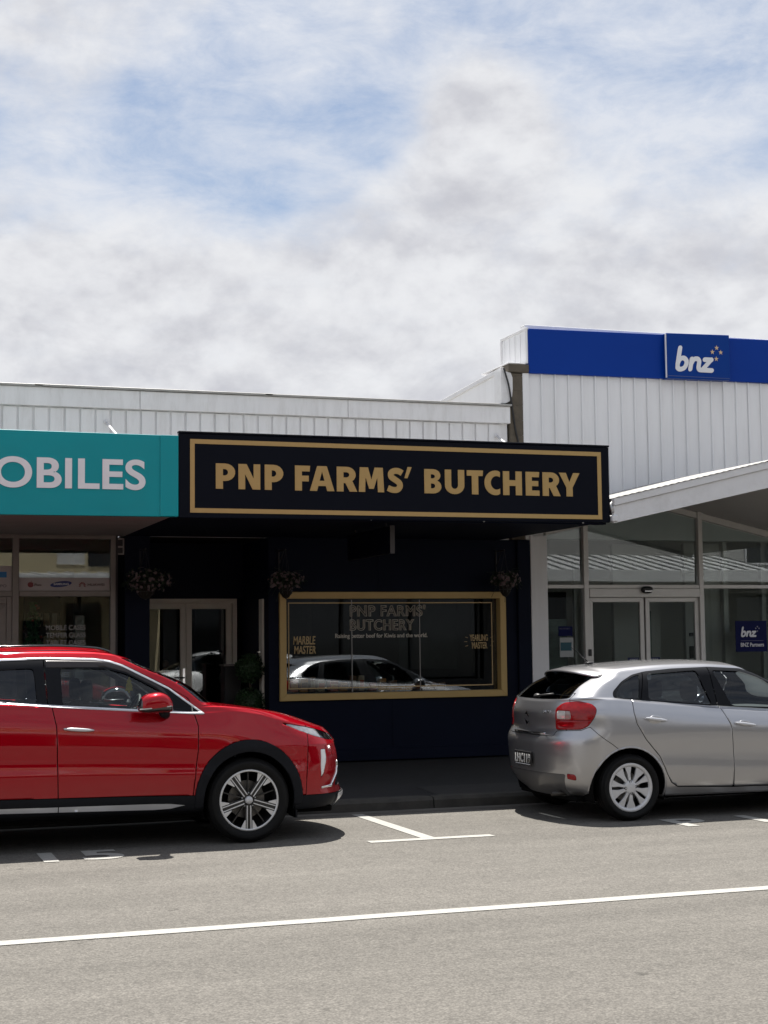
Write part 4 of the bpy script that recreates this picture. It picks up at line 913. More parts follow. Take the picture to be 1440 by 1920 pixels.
def wheel(car, x, side, R, rim, wd, yc, style):
    """side -1: camera side. local axis y; outer face points to side"""
    root = car.root; s = side
    def T(V): return [(x + a, s * (yc + b), R + c) for a, b, c in V]       # b grows outwards
    def fl(F): return [tuple(reversed(f)) for f in F] if s > 0 else F
    h = wd / 2
    prof = [(rim - .012, -h * .75), (rim + .004, -h * .86), (rim + .02, -h * .98), ((R + rim) / 2, -h * 1.04), (R - .03, -h * .95), (R - .010, -h * .80)]
    for gy in (-.5, 0, .5): prof += [(R - .002, h * gy - .010), (R - .009, h * gy - .006), (R - .009, h * gy + .006), (R - .002, h * gy + .010)]
    prof += [(R - .010, h * .80), (R - .03, h * .95), ((R + rim) / 2 + .02, h * 1.03), ((R + rim) / 2, h * 1.045), ((R + rim) / 2 - .02, h * 1.03), (rim + .02, h * .98), (rim + .004, h * .86), (rim - .012, h * .75)]
    bar = [(rim - .010, h * .84), (rim - .018, h * .70), (rim - .03, h * .2), (rim - .05, -h * .6), (0.02, -h * .62)]
    V, F = lathe(bar, 48); w_ = obj('wheel', T(V), fl([tuple(reversed(f)) for f in F]), RIM_DARK, root, True, True)
    V, F = lathe(prof, 64); obj('tyre', T(V), fl([tuple(reversed(f)) for f in F]), TYRE, w_, True, True)
    V, F = lathe([(.02, -h * .1), (rim * .62, -h * .1), (rim * .62, -h * .25)], 40); obj('brake_disc', T(V), fl([tuple(reversed(f)) for f in F]), DISC, w_, False, True)
    def plate(name, poly, ang, y0, y1, m, dome=0.0):
        n = len(poly); ca, sa = math.cos(ang), math.sin(ang); pts = [(u * ca - v * sa, u * sa + v * ca, math.hypot(u, v)) for u, v in poly]
        V = [(a, y1 - dome * r / rim, c) for a, c, r in pts] + [(a, y0, c) for a, c, r in pts]
        F = [tuple(range(n)), tuple(range(2 * n - 1, n - 1, -1))] + [(k, k + n, (k + 1) % n + n, (k + 1) % n) for k in range(n)]
        me = bevmesh(name, T(V), F, m, .0015); return place(name, me, w_, True)
    if style == 'star':
        V, F = lathe([(rim - .016, h * .80), (rim - .014, h * .90), (rim - .004, h * .90), (rim + .002, h * .84)], 64); obj('rim_lip', T(V), fl([tuple(reversed(f)) for f in F]), RIM_CUT, w_, True, True)
        for k in range(5):
            a = -PI / 2 + k * 2 * PI / 5
            plate('spoke', [(.035, -.026), (rim - .014, -.034), (rim - .014, .034), (.035, .026)], a, h * .35, h * .72, RIM_DARK)
            plate('spoke', [(.05, -.006), (rim - .018, -.006), (rim - .018, .006), (.05, .006)], a + PI / 5, h * .2, h * .5, RIM_DARK)
            for q in (-1, 1):
                plate('spoke_face', [(.045, q * .010), (rim - .012, q * .013), (rim - .012, q * .021), (.045, q * .019)][::q], a, h * .70, h * .80, RIM_CUT)
                plate('spoke_face', [(rim - .014, q * .029), (rim - .020, q * .072), (rim * .66, q * .036), (rim * .66, q * .028)][::q], a, h * .70, h * .80, RIM_CUT)
            V, F = ellipsoid((.058 * math.cos(a + PI / 5), h * .62, .058 * math.sin(a + PI / 5)), (.009, .012, .009), 8, 6); obj('lug_nut', T(V), fl(F), GALV, w_, True, True)
        V, F = lathe([(.034, h * .60), (.032, h * .82), (.026, h * .88), (.001, h * .90)], 28); obj('hub_cap', T(V), fl([tuple(reversed(f)) for f in F]), RIM_SILVER, w_, True, True)
        for k in range(3):
            a = PI / 2 + k * 2 * PI / 3; pts = [(0.001, 0), (.010, .0058), (.020, 0), (.010, -.0058)]
            plate('badge', pts, a, h * .88, h * .915, RIM_CUT)
    else:
        V, F = lathe([(rim - .032, h * .66), (rim - .028, h * .80), (rim - .006, h * .90), (rim + .003, h * .85)], 64); obj('rim_lip', T(V), fl([tuple(reversed(f)) for f in F]), RIM_SILVER, w_, True, True)
        for k in range(10):
            a = -PI / 2 + .06 + k * 2 * PI / 10 + (.05 if k % 2 else -.02); wv = .054 if k % 2 == 0 else .037
            plate('spoke', [(.048, -.011), (rim * .55, -wv * .42), (rim * .86, -wv * .98), (rim - .02, -wv * .86), (rim - .02, wv * .86), (rim * .86, wv * .80), (rim * .55, wv * .36), (.048, .011)], a, h * .55, h * .86, RIM_SILVER, .012)
        V, F = lathe([(.066, h * .5), (.064, h * .80), (.05, h * .86), (.03, h * .90), (.001, h * .91)], 32); obj('hub_cap', T(V), fl([tuple(reversed(f)) for f in F]), RIM_SILVER, w_, True, True)
        for k in range(4):
            a = PI / 4 + .5 + k * PI / 2 + PI / 8
            V, F = lathe([(.013, h * .70), (.013, h * .875), (.009, h * .88), (.009, h * .80), (.001, h * .80)], 14); obj('lug_nut', T([(p[0] + .052 * math.cos(a), p[1], p[2] + .052 * math.sin(a)) for p in V]), fl([tuple(reversed(f)) for f in F]), RIM_DARK, w_, True, True)
def wheel_well(car, x, z, r, rz, w_):
    n = 26; V = []; F = []
    for i in range(n + 1):
        a = -0.35 + (PI + .7) * i / n
        for y in (.25, w_): V.append((x + r * math.cos(a), y, z + rz * math.sin(a)))
    for i in range(n): F.append((2 * i, 2 * i + 1, 2 * i + 3, 2 * i + 2))
    V2 = [(a, -b, c) for a, b, c in V]
    obj('wheel_well', V, F, SHELL, car.root, True, True); obj('wheel_well', V2, F, SHELL, car.root, True, True)
def seat(car, x, y, zb=.45, h=.62):
    V, F = ellipsoid((x, y, zb + h * .52), (.075, .235, h * .52), 20, 14, .5, .5); V = [(a - (c - zb) * .28, b, c) for a, b, c in V]; o = obj('seat', V, F, SEAT, car.root, True, True)
    V, F = ellipsoid((x - .28 * (h + .10), y, zb + h + .12), (.045, .13, .095), 16, 10, .6, .6); obj('headrest', V, F, SEAT, o, True, True)
    V, F = ellipsoid((x + .28, y, zb), (.28, .25, .09), 18, 10, .5, .5); obj('cushion', V, F, SEAT, o, True, True)
def steering(car, x, y, z):
    pts = [(x + .035 * math.sin(a) * 1.2, y + .18 * math.cos(a), z + .17 * math.sin(a)) for a in np.linspace(0, 2 * PI, 33)]
    pts = [(x + (p[2] - z) * .42, p[1], p[2]) for p in pts]; o = tube('steering_wheel', pts, .015, DASH, car.root, 8, True)
    V, F = ellipsoid((x, y, z), (.03, .07, .06), 14, 8); obj('hub', V, F, DASH, o, True, True)
def door_handle(car, x0, x1, z, y, slope, m, cup_m, ch=None):
    for s in (-1, 1):
        n = 14; V = []; F = []
        for i in range(n + 1):
            t = i / n; xx = x0 + (x1 - x0) * t; out = .030 * math.sin(PI * min(max(t, .02), .98)) ** .35 + .004; hz = .014 * (math.sin(PI * min(max(t, .04), .96)) ** .3)
            for k in range(8):
                a = 2 * PI * k / 8; V.append((xx, s * (y + out + .009 * math.cos(a)), z + slope * (xx - x0) + hz * math.sin(a)))
        for i in range(n):
            for k in range(8): F.append((i * 8 + k, i * 8 + (k + 1) % 8, (i + 1) * 8 + (k + 1) % 8, (i + 1) * 8 + k))
        F += [tuple(range(8)), tuple(n * 8 + k for k in range(8))]
        o = obj('door_handle', V, F, m, car.root, True, True)
        xc = (x0 + x1) / 2
        V, F = ellipsoid((xc, s * (y - .001), z + slope * (xc - x0) - .004), ((x1 - x0) * .32, .008, .042), 20, 10); obj('handle_cup', V, F, cup_m, o, True, True)
# ---- red crossover
def build_red():
    root = thing('crossover_car', 'shiny red crossover with black wheel arch trim parked at the left', 'car', (3.138, 13.50, 0))
    f0, r0 = .55, .45
    rows = [
     (.78, .45, -3.30, .4, 2.4, [(0, .25)], [(0, .66)], 0),
     (.915, .52, -3.36, .4, 2.4, [(-3.4, .29), (-2, .305), (-.5, .295), (.4, .262), (.9, .278)], [(0, .845)], 1),
     (.975, f0, -3.40, r0, 2.4, [(-3.4, .40), (-.5, .385), (.4, .36), (.95, .345)], [(-3, .86), (-2, .878), (0, .878), (.5, .865)], 0),
     (.955, f0, -3.43, r0, 2.4, [(-3.4, .48), (-.5, .46), (.4, .44), (.95, .43)], [(-3, .87), (-2, .886), (0, .886), (.5, .872)], 0),
     (.967, f0, -3.46, r0, 2.4, [(-3.4, .63), (-1.5, .61), (-.5, .58), (.4, .56), (.95, .55)], [(-3, .88), (-2, .899), (0, .899), (.5, .88)], 1),
     (.958, f0, -3.465, r0, 2.4, [(-3.4, .74), (-1.5, .70), (-.5, .68), (.4, .68), (.95, .69)], [(-3, .875), (-2, .884), (-.3, .888), (.5, .878)], 0),
     (.925, f0, -3.46, r0, 2.4, [(-3.4, .90), (-2, .86), (-1.5, .845), (-.8, .81), (-.3, .775), (.4, .79), (.95, .79)], [(-3, .88), (-2, .9025), (-.2, .9025), (.5, .882)], 1),
     (.865, f0, -3.44, r0, 2.4, [(-3.4, 1.05), (-2, 1.02), (-1, .965), (-.4, .93), (.3, .88), (.9, .865)], [(-3, .86), (-2, .886), (-.3, .886), (.5, .862)], 0),
     (.825, f0, -3.40, r0, 2.4, [(-3.4, 1.26), (-3, 1.245), (-2, 1.185), (-1, 1.112), (-.5, 1.078), (-.1, 1.085), (.12, 1.055), (.35, .99), (.55, .945), (.83, .905)], [(-3.2, .80), (-2.5, .842), (-1, .85), (-.1, .845), (.3, .825), (.7, .80)], 1),
     (.45, .45, -3.38, .42, 2.4, [(-3.4, 1.265), (-3, 1.25), (-2, 1.192), (-1, 1.120), (-.55, 1.095), (-.25, 1.125), (.05, 1.095), (.25, 1.065), (.46, 1.035)], [(-3.2, .785), (-2.5, .828), (-1, .838), (-.2, .825), (.2, .80)], 0),
     (-.21, .20, -3.34, .38, 2.6, [(-3.4, 1.275), (-3, 1.258), (-2, 1.205), (-1, 1.135), (-.7, 1.12), (-.42, 1.15), (-.21, 1.142)], [(-3.2, .765), (-2.5, .812), (-1, .822), (-.4, .815)], 1),
     (-.42, .18, -3.25, .32, 2.6, [(-3.3, 1.36), (-2, 1.35), (-1.2, 1.335), (-.8, 1.32), (-.42, 1.31)], [(-3.2, .70), (-2.5, .755), (-1, .768), (-.5, .75)], 0),
     (-.76, .20, -3.14, .30, 2.6, [(-3.2, 1.46), (-2.9, 1.48), (-2.3, 1.525), (-1.7, 1.538), (-1.3, 1.53), (-1.0, 1.495), (-.76, 1.455)], [(-3.2, .62), (-2.5, .685), (-1, .695)], 0),
     (-.93, .20, -3.10, .30, 2.6, [(-3.1, 1.52), (-2.9, 1.535), (-2.3, 1.585), (-1.7, 1.60), (-1.3, 1.592), (-1.13, 1.575), (-.93, 1.535)], [(-3.2, .57), (-2.5, .635), (-1, .645)], 1),
     (-1.03, .22, -3.02, .3, 2.6, [(-3.0, 1.555), (-2.2, 1.618), (-1.6, 1.628), (-1.25, 1.612), (-1.03, 1.57)], [(0, .53)], 0),
     (-1.06, .24, -2.98, .3, 2.6, [(-3.0, 1.57), (-2.2, 1.637), (-1.6, 1.647), (-1.25, 1.628), (-1.06, 1.585)], [(0, .28)], 0),
     (-1.07, .24, -2.97, .3, 2.6, [(-3.0, 1.574), (-2.2, 1.643), (-1.6, 1.653), (-1.25, 1.633), (-1.07, 1.59)], [(0, .0)], 0)]
    half = skin(rows, sub=[3, 4, 5, 6, 7, 7, 8, 10, 5, 10, 9, 9, 6, 5, 5, 5])
    c = Car(root, half)
    ax, wz = -.003, .352; rx = -2.67
    def ell(V, x0, a, b): return (np.sqrt(((V[:, 0] - x0) / a) ** 2 + ((V[:, 2] - wz) / b) ** 2) - 1) * min(a, b)
    for x0 in (ax, rx): c.take(lambda V: np.maximum(ell(V, x0, .388, .402), (.5 - V[:, 1])))
    shell = c.rest
    arch = [c.take(lambda V: np.maximum(np.maximum(ell(V, x0, .462, .500), (.5 - V[:, 1])), .30 - V[:, 2]), .001) for x0 in (ax, rx)]
    for a in arch: c.put('arch_trim', a, TRIM_BLACK, .010, thick=.02)
    q = lambda V: V[:, 0] + (.9 - V[:, 1])
    # lower trim
    zc = pchip([(-3.5, .47), (-2.03, .442), (-.49, .412), (-.3, .40), (.4, .375), (.95, .372)])
    sill = c.take(lambda V: V[:, 2] - zc(V[:, 0]), .002)
    skid = split(sill, np.maximum(np.maximum(1.06 - q(sill[0]) - (sill[0][:, 2] - .31) * 1.2, sill[0][:, 2] - .362), .268 - sill[0][:, 2])); sill = skid[1]
    st = split(sill, c.side(sill, sdf(xz(sill[0]), [(-.53, .338), (-.66, .356), (-.80, .362), (-2.03, .374), (-2.3, .374), (-2.3, .338), (-2.03, .337), (-.80, .313), (-.66, .318)]), .5))
    gp = slit(st[0], lambda V: V[:, 0] + 1.572, .004)
    c.put('sill_trim', st[1], TRIM_BLACK, .006, join=True); c.put('sill_strip', gp, SILVER_TRIM, .014); c.put('skid_plate', skid[0], SILVER_TRIM, .018, join=True)
    # side glass area
    DLO = [(-.36, 1.068), (-.66, 1.295), (-1.03, 1.487), (-1.14, 1.525), (-1.26, 1.543), (-1.67, 1.557), (-2.02, 1.548), (-2.6, 1.50), (-2.98, 1.40), (-3.02, 1.33), (-2.6, 1.245), (-2.03, 1.192), (-1.55, 1.152), (-.97, 1.110), (-.49, 1.076)]
    dlo = c.take(lambda V: np.maximum(sdf(xz(V), DLO), .45 - V[:, 1]), .001)
    e = split(dlo, -(sdf(xz(dlo[0]), DLO) + .016)); c.put('window_trim', e[0], SILVER_TRIM, .004, thick=.008); dlo = e[1]
    GLF = rpoly([(-1.545, 1.468), (-1.17, 1.458), (-1.0, 1.41), (-.78, 1.29), (-.685, 1.235), (-.665, 1.115), (-.97, 1.132), (-1.535, 1.172)], .02)
    GLR = rpoly([(-2.35, 1.458), (-1.76, 1.47), (-1.735, 1.19), (-2.36, 1.245)], .03)
    gf = split(dlo, sdf(xz(dlo[0]), GLF)); dlo = gf[1]; gr = split(dlo, sdf(xz(dlo[0]), GLR)); dlo = gr[1]
    c.put('door_glass', gf[0], GLASS_CAR, -.012); c.put('door_glass', gr[0], GLASS_PRIV, -.012)
    vis = split(dlo, sdf(xz(dlo[0]), [(-.66, 1.22), (-.72, 1.30), (-1.04, 1.478), (-1.2, 1.52), (-1.67, 1.535), (-1.66, 1.475), (-1.17, 1.472), (-1.0, 1.425), (-.78, 1.305)]))
    c.put('wind_deflector', vis[0], mat('smoked_deflector', (.022, .018, .018), .2, coat=.25, spec=.3), .003, thick=.003)
    dlo = vis[1]
    pl = slit(dlo, lambda V: V[:, 0] + 1.665 - .07 * (1.33 - V[:, 2]), .004); pl = slit(pl, lambda V: V[:, 0] + .475 + .04 * (V[:, 2] - 1.08), .004)
    c.put('pillar_trim', pl, TRIM_BLACK, .002)
    # windscreen, rear screen, lamps
    ws = c.take(lambda V: np.maximum(np.maximum((V[:, 3] - .93), 10.10 - V[:, 4]), V[:, 4] - 12.75), .002); c.put('windscreen', ws, GLASS_CAR, -.004, join=True)
    rs = c.take(lambda V: np.maximum(np.maximum(2.25 - V[:, 3], 10.2 - V[:, 4]), V[:, 4] - 12.6), .002); c.put('rear_screen', rs, GLASS_PRIV, -.004, join=True)
    hl = c.take(lambda V: np.maximum(sdf(np.stack([q(V), V[:, 2]], 1), rpoly([(.33, .985), (.48, .962), (.75, .925), (1.0, .885), (1.22, .85), (1.2, .815), (.9, .825), (.68, .862), (.5, .915)], .02)), -V[:, 0]), .002)
    hs = split(hl, .80 - q(hl[0])); c.put('headlight', hs[1], HEAD, -.002, thick=.01); c.put('headlight', hs[0], GLOSS_BLACK, -.002)
    dr = c.take(lambda V: np.maximum(sdf(np.stack([q(V), V[:, 2]], 1), rpoly([(.706, .750), (.782, .750), (.778, .650), (.698, .495), (.688, .60)], .01)), -V[:, 0]), .002); c.put('daytime_light', dr, DRL, .002, thick=.01)
    ch = c.take(lambda V: np.maximum(sdf(np.stack([q(V), V[:, 2]], 1), [(1.05, .66), (1.065, .66), (1.03, .53), (.90, .425), (.70, .418), (.70, .436), (.89, .445), (1.012, .54)]), -V[:, 0]), .0); c.put('front_chrome', ch, CHROME, .010, thick=.01)
    gri = c.take(lambda V: np.maximum(sdf(np.stack([q(V), V[:, 2]], 1), [(1.10, .80), (1.9, .80), (1.9, .42), (1.02, .43), (1.08, .55)]), -V[:, 0]), .002); c.put('grille', gri, GLOSS_BLACK, -.01, join=True)
    tl = c.take(lambda V: np.maximum(sdf(np.stack([V[:, 0] - (.9 - V[:, 1]), V[:, 2]], 1), [(-3.1, 1.08), (-3.7, 1.12), (-3.9, 1.06), (-3.7, 1.0), (-3.2, .98)]), V[:, 0]), .002); c.put('tail_light', tl, LENS_RED, .003)
    # panels
    ft = lambda V: V[:, 1] * 0 + .5 - V[:, 1]
    fd = c.take(lambda V: np.maximum(sdf(xz(V), [(-.50, 1.20), (-.435, .98), (-.44, .78), (-.49, .30), (-1.57, .30), (-1.578, .55), (-1.59, 1.0), (-1.66, 1.33), (-1.69, 1.553), (-1.26, 1.547), (-1.03, 1.49), (-.66, 1.298)]), ft(V)), .0038)
    rd = c.take(lambda V: np.maximum(sdf(xz(V), [(-1.57, .30), (-1.578, .55), (-1.59, 1.0), (-1.66, 1.33), (-1.69, 1.553), (-2.3, 1.53), (-2.46, 1.28), (-2.48, 1.0), (-2.28, .72), (-2.2, .30)]), ft(V)), .0038)
    c.put('door', fd, RED, thick=.006); c.put('door', rd, RED, thick=.006)
    hood = c.take(lambda V: np.maximum(np.maximum(8.05 - V[:, 4], V[:, 4] - 9.96), V[:, 3] - 1.0), .003); c.put('bonnet', hood, RED, join=True)
    fen = c.take(lambda V: np.maximum(np.maximum(-.52 - V[:, 0], np.maximum(V[:, 0] - (.50 + (V[:, 2] - .6) * .05), V[:, 4] - 9.98)), .3 - V[:, 1]), .003); c.put('front_wing', fen, RED, thick=.006)
    bmp = c.take(lambda V: np.maximum(.45 - V[:, 0], V[:, 4] - 8.6), .002); c.put('front_bumper', bmp, RED, join=True)
    c.put('body_shell', c.rest, RED, join=True)
    inner = split(shell, np.maximum(sdf(xz(shell[0]), DLO), .45 - shell[0][:, 1]))[1]; inner = split(inner, np.maximum(np.maximum((inner[0][:, 3] - .95), 10.0 - inner[0][:, 4]), inner[0][:, 4] - 12.8))[1]
    inner = split(inner, np.maximum(np.maximum(2.2 - inner[0][:, 3], 10.1 - inner[0][:, 4]), inner[0][:, 4] - 12.7))[1]
    c.put('inner_shell', inner, SHELL, -.016, join=True)
    box('underbody', -3.3, .78, -.66, .66, .21, .262, SHELL, root, .01, True)
    for x0 in (ax, rx): wheel_well(c, x0, wz, .40, .415, .87)
    for x0 in (ax, rx):
        for s in (-1, 1): wheel(c, x0, s, .352, .252, .225, .77, 'star')
    # mud flap, mirrors, rails, handles, interior
    for s in (-1, 1):
        hexa('mud_flap', [(.405, s * .62, .185), (.42, s * .62, .185), (.42, s * .84, .185), (.405, s * .84, .185), (.40, s * .62, .40), (.415, s * .62, .40), (.415, s * .84, .40), (.40, s * .84, .40)], TRIM_BLACK, root, 0, True)
        V, F = ellipsoid((0, 0, 0), (.142, .105, .082), 32, 20, .75, .8)
        VV = np.array(V); VV[:, 0] *= 1 - .12 * (VV[:, 2] / .082); VV[:, 2] += .10 * VV[:, 0]; VV[:, 2] += np.where(VV[:, 0] > 0, -.9 * VV[:, 0] ** 2 / .142 * .3, 0)
        VV = VV + np.array([-.815, s * .995, 1.182]); mm = (np.concatenate([VV, np.zeros((len(VV), 2))], 1), F)
        up, dn = split(mm, np.maximum((1.142 + .10 * (VV[:, 0] + .815)) - VV[:, 2], np.maximum(.955 - np.abs(VV[:, 1]), -.93 - VV[:, 0])))
        mo = obj('mirror', up[0], up[1], RED, root, True, True); obj('mirror_base', dn[0], dn[1], GLOSS_BLACK, mo, True, True)
        tube('mirror_arm', [(-.74, s * .94, 1.13), (-.72, s * .90, 1.09), (-.70, s * .85, 1.075)], [.05, .045, .035], TRIM_BLACK, mo, 10, True)
        hexa('mirror_strip', [(-.955, s * (1.095), 1.129), (-.70, s * 1.085, 1.150), (-.70, s * 1.06, 1.150), (-.955, s * 1.06, 1.129), (-.955, s * 1.097, 1.137), (-.70, s * 1.087, 1.158), (-.70, s * 1.06, 1.158), (-.955, s * 1.06, 1.137)], SILVER_TRIM, mo, 0, True)
        tube('roof_rail', spline([(-1.12, s * .575, 1.596), (-1.25, s * .578, 1.630), (-1.6, s * .58, 1.650), (-2.2, s * .575, 1.643), (-2.7, s * .56, 1.615), (-2.85, s * .55, 1.575)], 6), .011, GLOSS_BLACK, root, 8, True)
    door_handle(c, -1.535, -1.295, .985, .882, -.07, SILVER_TRIM, RED)
    door_handle(c, -2.40, -2.16, 1.03, .878, -.07, SILVER_TRIM, RED)
    for s in (-1, 1): seat(c, -.98 - .12, s * .36, .60, .55); seat(c, -1.95, s * .36, .62, .52)
    steering(c, -.78, .36, 1.03)
    V, F = ellipsoid((-.50, 0, .98), (.32, .70, .14), 24, 12, .6, .5); obj('dashboard', V, F, DASH, root, True, True)
    box('rear_mirror', -.87, -.85, -.12, .12, 1.43, 1.50, DASH, root, .01, True)
    box('document_pouch', -.80, -.62, -.52, -.36, 1.10, 1.135, mat('pale_paper', (.5, .5, .48), .7), root, .01, True)
    return c
red = build_red()
fr = [(0, 0), (.012, 0), (.012, .02), (.045, .02), (.03, .06), (.04, .06), (.02, .11), (.03, .11), (.0, .16)]
tree2 = [(a, b) for a, b in fr] + [(-a, b) for a, b in fr[::-1]][1:-1]
fm = curve_mesh('air_freshener', [tree2], mat('yellow_card', (.62, .50, .06), .6), .002)
lay(fm, (3.138 - .90, 13.50 - .02, 1.235), RX, UZ, .07, .14); ff = place('air_freshener', fm); tag(ff, 'yellow tree shaped air freshener hanging in the red car', 'air freshener')
tube('string', [(3.138 - .865, 13.48, 1.37), (3.138 - .862, 13.48, 1.45)], .002, BLACK, ff, 5)

# ---- silver hatchback
def build_hatch(paint, name, label, loc, rz=0.0, plate_text='LHC119', detail=True):
    root = thing(name, label, 'car', loc, rz)
    rr = .49; ff_ = .5
    rows = [
     (3.12, .4, -.50, .35, 2.5, [(0, .20)], [(0, .62)], 0),
     (3.24, ff_, -.585, .44, 2.5, [(-.7, .315), (-.5, .285), (-.1, .218), (.4, .212), (1.4, .205), (3, .22)], [(0, .81)], 1),
     (3.30, ff_, -.655, rr, 2.5, [(-.7, .415), (-.4, .37), (.4, .305), (1.4, .285), (3.2, .31)], [(-.3, .835), (.4, .845), (2.4, .845), (2.9, .82)], 0),
     (3.32, ff_, -.670, rr, 2.5, [(-.7, .52), (-.3, .50), (.5, .475), (1.1, .43), (1.5, .41), (2.2, .40), (3.2, .42)], [(-.3, .855), (.4, .866), (2.4, .866), (2.9, .84)], 1),
     (3.31, ff_, -.680, rr, 2.5, [(-.7, .63), (.4, .60), (3.2, .57)], [(-.3, .858), (.4, .862), (2.4, .862), (2.9, .84)], 0),
     (3.27, ff_, -.673, rr, 2.5, [(-.7, .745), (.4, .74), (3.2, .66)], [(-.3, .862), (.4, .8725), (2.4, .8725), (2.9, .84)], 0),
     (3.24, ff_, -.632, rr, 2.5, [(-.7, .80), (-.3, .84), (.4, .86), (3.1, .71)], [(-.3, .860), (.4, .868), (2.4, .868), (2.9, .83)], 0),
     (3.18, ff_, -.624, rr, 2.5, [(-.7, .99), (-.3, 1.0), (.0, .985), (.6, .94), (1.5, .885), (2.5, .84), (3.1, .75)], [(-.3, .842), (.4, .848), (2.4, .845), (2.9, .80)], 0),
     (3.13, ff_, -.594, .46, 2.5, [(-.65, 1.072), (-.3, 1.105), (-.1, 1.10), (.06, 1.078), (.6, 1.026), (1.5, .955), (2.0, .935), (2.4, .905), (2.9, .83), (3.15, .77)], [(-.4, .785), (0, .802), (.6, .808), (2.0, .806), (2.6, .775), (3, .74)], 1),
     (2.78, .42, -.584, .38, 2.5, [(-.65, 1.080), (-.3, 1.112), (-.1, 1.107), (.06, 1.086), (.6, 1.034), (1.5, .963), (2.0, .955), (2.4, .93), (2.8, .88)], [(-.4, .772), (0, .79), (.6, .796), (2.0, .79), (2.5, .75)], 0),
     (2.18, .20, -.574, .33, 2.6, [(-.62, 1.092), (-.3, 1.122), (-.1, 1.115), (.06, 1.095), (.6, 1.042), (1.5, .972), (1.98, .985), (2.18, .985)], [(-.5, .74), (-.2, .768), (.6, .782), (2.0, .775)], 1),
     (1.86, .20, -.445, .28, 2.6, [(-.45, 1.205), (0, 1.22), (.6, 1.20), (1.4, 1.17), (1.86, 1.155)], [(-.3, .69), (0, .722), (.6, .735), (1.8, .72)], 0),
     (1.57, .20, -.25, .26, 2.6, [(-.3, 1.305), (.1, 1.325), (.5, 1.35), (.9, 1.36), (1.3, 1.335), (1.57, 1.29)], [(-.3, .60), (0, .645), (.6, .668), (1.5, .655)], 0),
     (1.46, .20, -.20, .25, 2.6, [(-.2, 1.340), (.1, 1.368), (.5, 1.393), (.9, 1.40), (1.25, 1.383), (1.46, 1.345)], [(-.2, .55), (0, .60), (.6, .618), (1.5, .60)], 0),
     (1.40, .22, -.17, .25, 2.6, [(-.17, 1.372), (.2, 1.403), (.6, 1.425), (.9, 1.43), (1.2, 1.416), (1.4, 1.375)], [(0, .49)], 0),
     (1.38, .22, -.165, .25, 2.6, [(-.17, 1.388), (.2, 1.418), (.6, 1.441), (.9, 1.446), (1.2, 1.43), (1.38, 1.39)], [(0, .26)], 0),
     (1.375, .22, -.16, .25, 2.6, [(-.17, 1.392), (.2, 1.422), (.6, 1.445), (.9, 1.450), (1.2, 1.434), (1.38, 1.394)], [(0, 0)], 0)]
    half = skin(rows, sub=[3, 4, 5, 6, 6, 4, 9, 7, 4, 7, 8, 8, 5, 5, 5, 5]); c = Car(root, half)
    wz = .303; xr, xf = -.015, 2.52
    def ell(V, x0, a, b): return (np.sqrt(((V[:, 0] - x0) / a) ** 2 + ((V[:, 2] - wz) / b) ** 2) - 1) * min(a, b)
    for x0 in (xr, xf): c.take(lambda V: np.maximum(ell(V, x0, .362, .358), (.45 - V[:, 1])))
    shell = c.rest; side = lambda V: .45 - V[:, 1]
    for x0 in (xr, xf):
        lip = c.take(lambda V: np.maximum(ell(V, x0, .376, .372), .5 - V[:, 1])); c.put('arch_lip', lip, paint, .006, thick=.02)
    q = lambda V: V[:, 0] - (.865 - V[:, 1]); qf = lambda V: V[:, 0] + (.865 - V[:, 1])
    DLO = rpoly([(-.125, 1.118), (-.115, 1.17), (.0, 1.262), (.13, 1.322), (.27, 1.350), (.55, 1.372), (.95, 1.382), (1.30, 1.362), (1.52, 1.29), (1.72, 1.165), (1.94, 1.0), (1.9, .968), (1.5, .978), (.6, 1.046), (.06, 1.098), (-.03, 1.106)], .03)
    dlo = c.take(lambda V: np.maximum(sdf(xz(V), DLO), side(V)), .001)
    Q1 = rpoly([(-.095, 1.128), (-.075, 1.175), (.02, 1.255), (.13, 1.305), (.20, 1.325), (.135, 1.100), (-.02, 1.112)], .02)
    Q2 = rpoly([(.275, 1.326), (.80, 1.352), (.845, 1.19), (.905, 1.032), (.24, 1.090)], .03); Q3 = rpoly([(.965, 1.350), (1.28, 1.335), (1.49, 1.265), (1.64, 1.155), (1.74, 1.03), (1.72, .985), (1.12, 1.015)], .03)
    gl = []
    for Q in (Q1, Q2, Q3): a = split(dlo, sdf(xz(dlo[0]), Q)); gl.append(a[0]); dlo = a[1]
    c.put('quarter_glass', gl[0], GLASS_PRIV, -.006); c.put('door_glass', gl[1], GLASS_PRIV, -.010); c.put('door_glass', gl[2], GLASS_CAR, -.010)
    line = lambda V, x0: V[:, 0] - x0 - .33 * (V[:, 2] - 1.1) * (1 if x0 < .5 else -.25)
    p_ = slit(dlo, lambda V: line(V, .16), .004); p_ = slit(p_, lambda V: line(V, .955), .004); c.put('pillar_trim', p_, TRIM_BLACK, .001)
    ws = c.take(lambda V: np.maximum(np.maximum(V[:, 3] - .93, 10.1 - V[:, 4]), V[:, 4] - 12.75), .002); c.put('windscreen', ws, GLASS_CAR, -.004, join=True)
    hg = c.take(lambda V: np.maximum(np.maximum(np.maximum(V[:, 1] - (.60 - .42 * (V[:, 2] - 1.08)), 10.02 - V[:, 4]), V[:, 4] - 12.9), V[:, 0]), .002); c.put('tailgate_glass', hg, GLASS_PRIV, -.004, join=True)
    TL = rpoly([(-.955, .825), (-.955, 1.02), (-.84, 1.072), (-.62, 1.092), (-.44, 1.065), (-.365, 1.02), (-.385, .95), (-.47, .865), (-.56, .835)], .035)
    tl = c.take(lambda V: np.maximum(sdf(np.stack([q(V), V[:, 2]], 1), TL), V[:, 0]), .002)
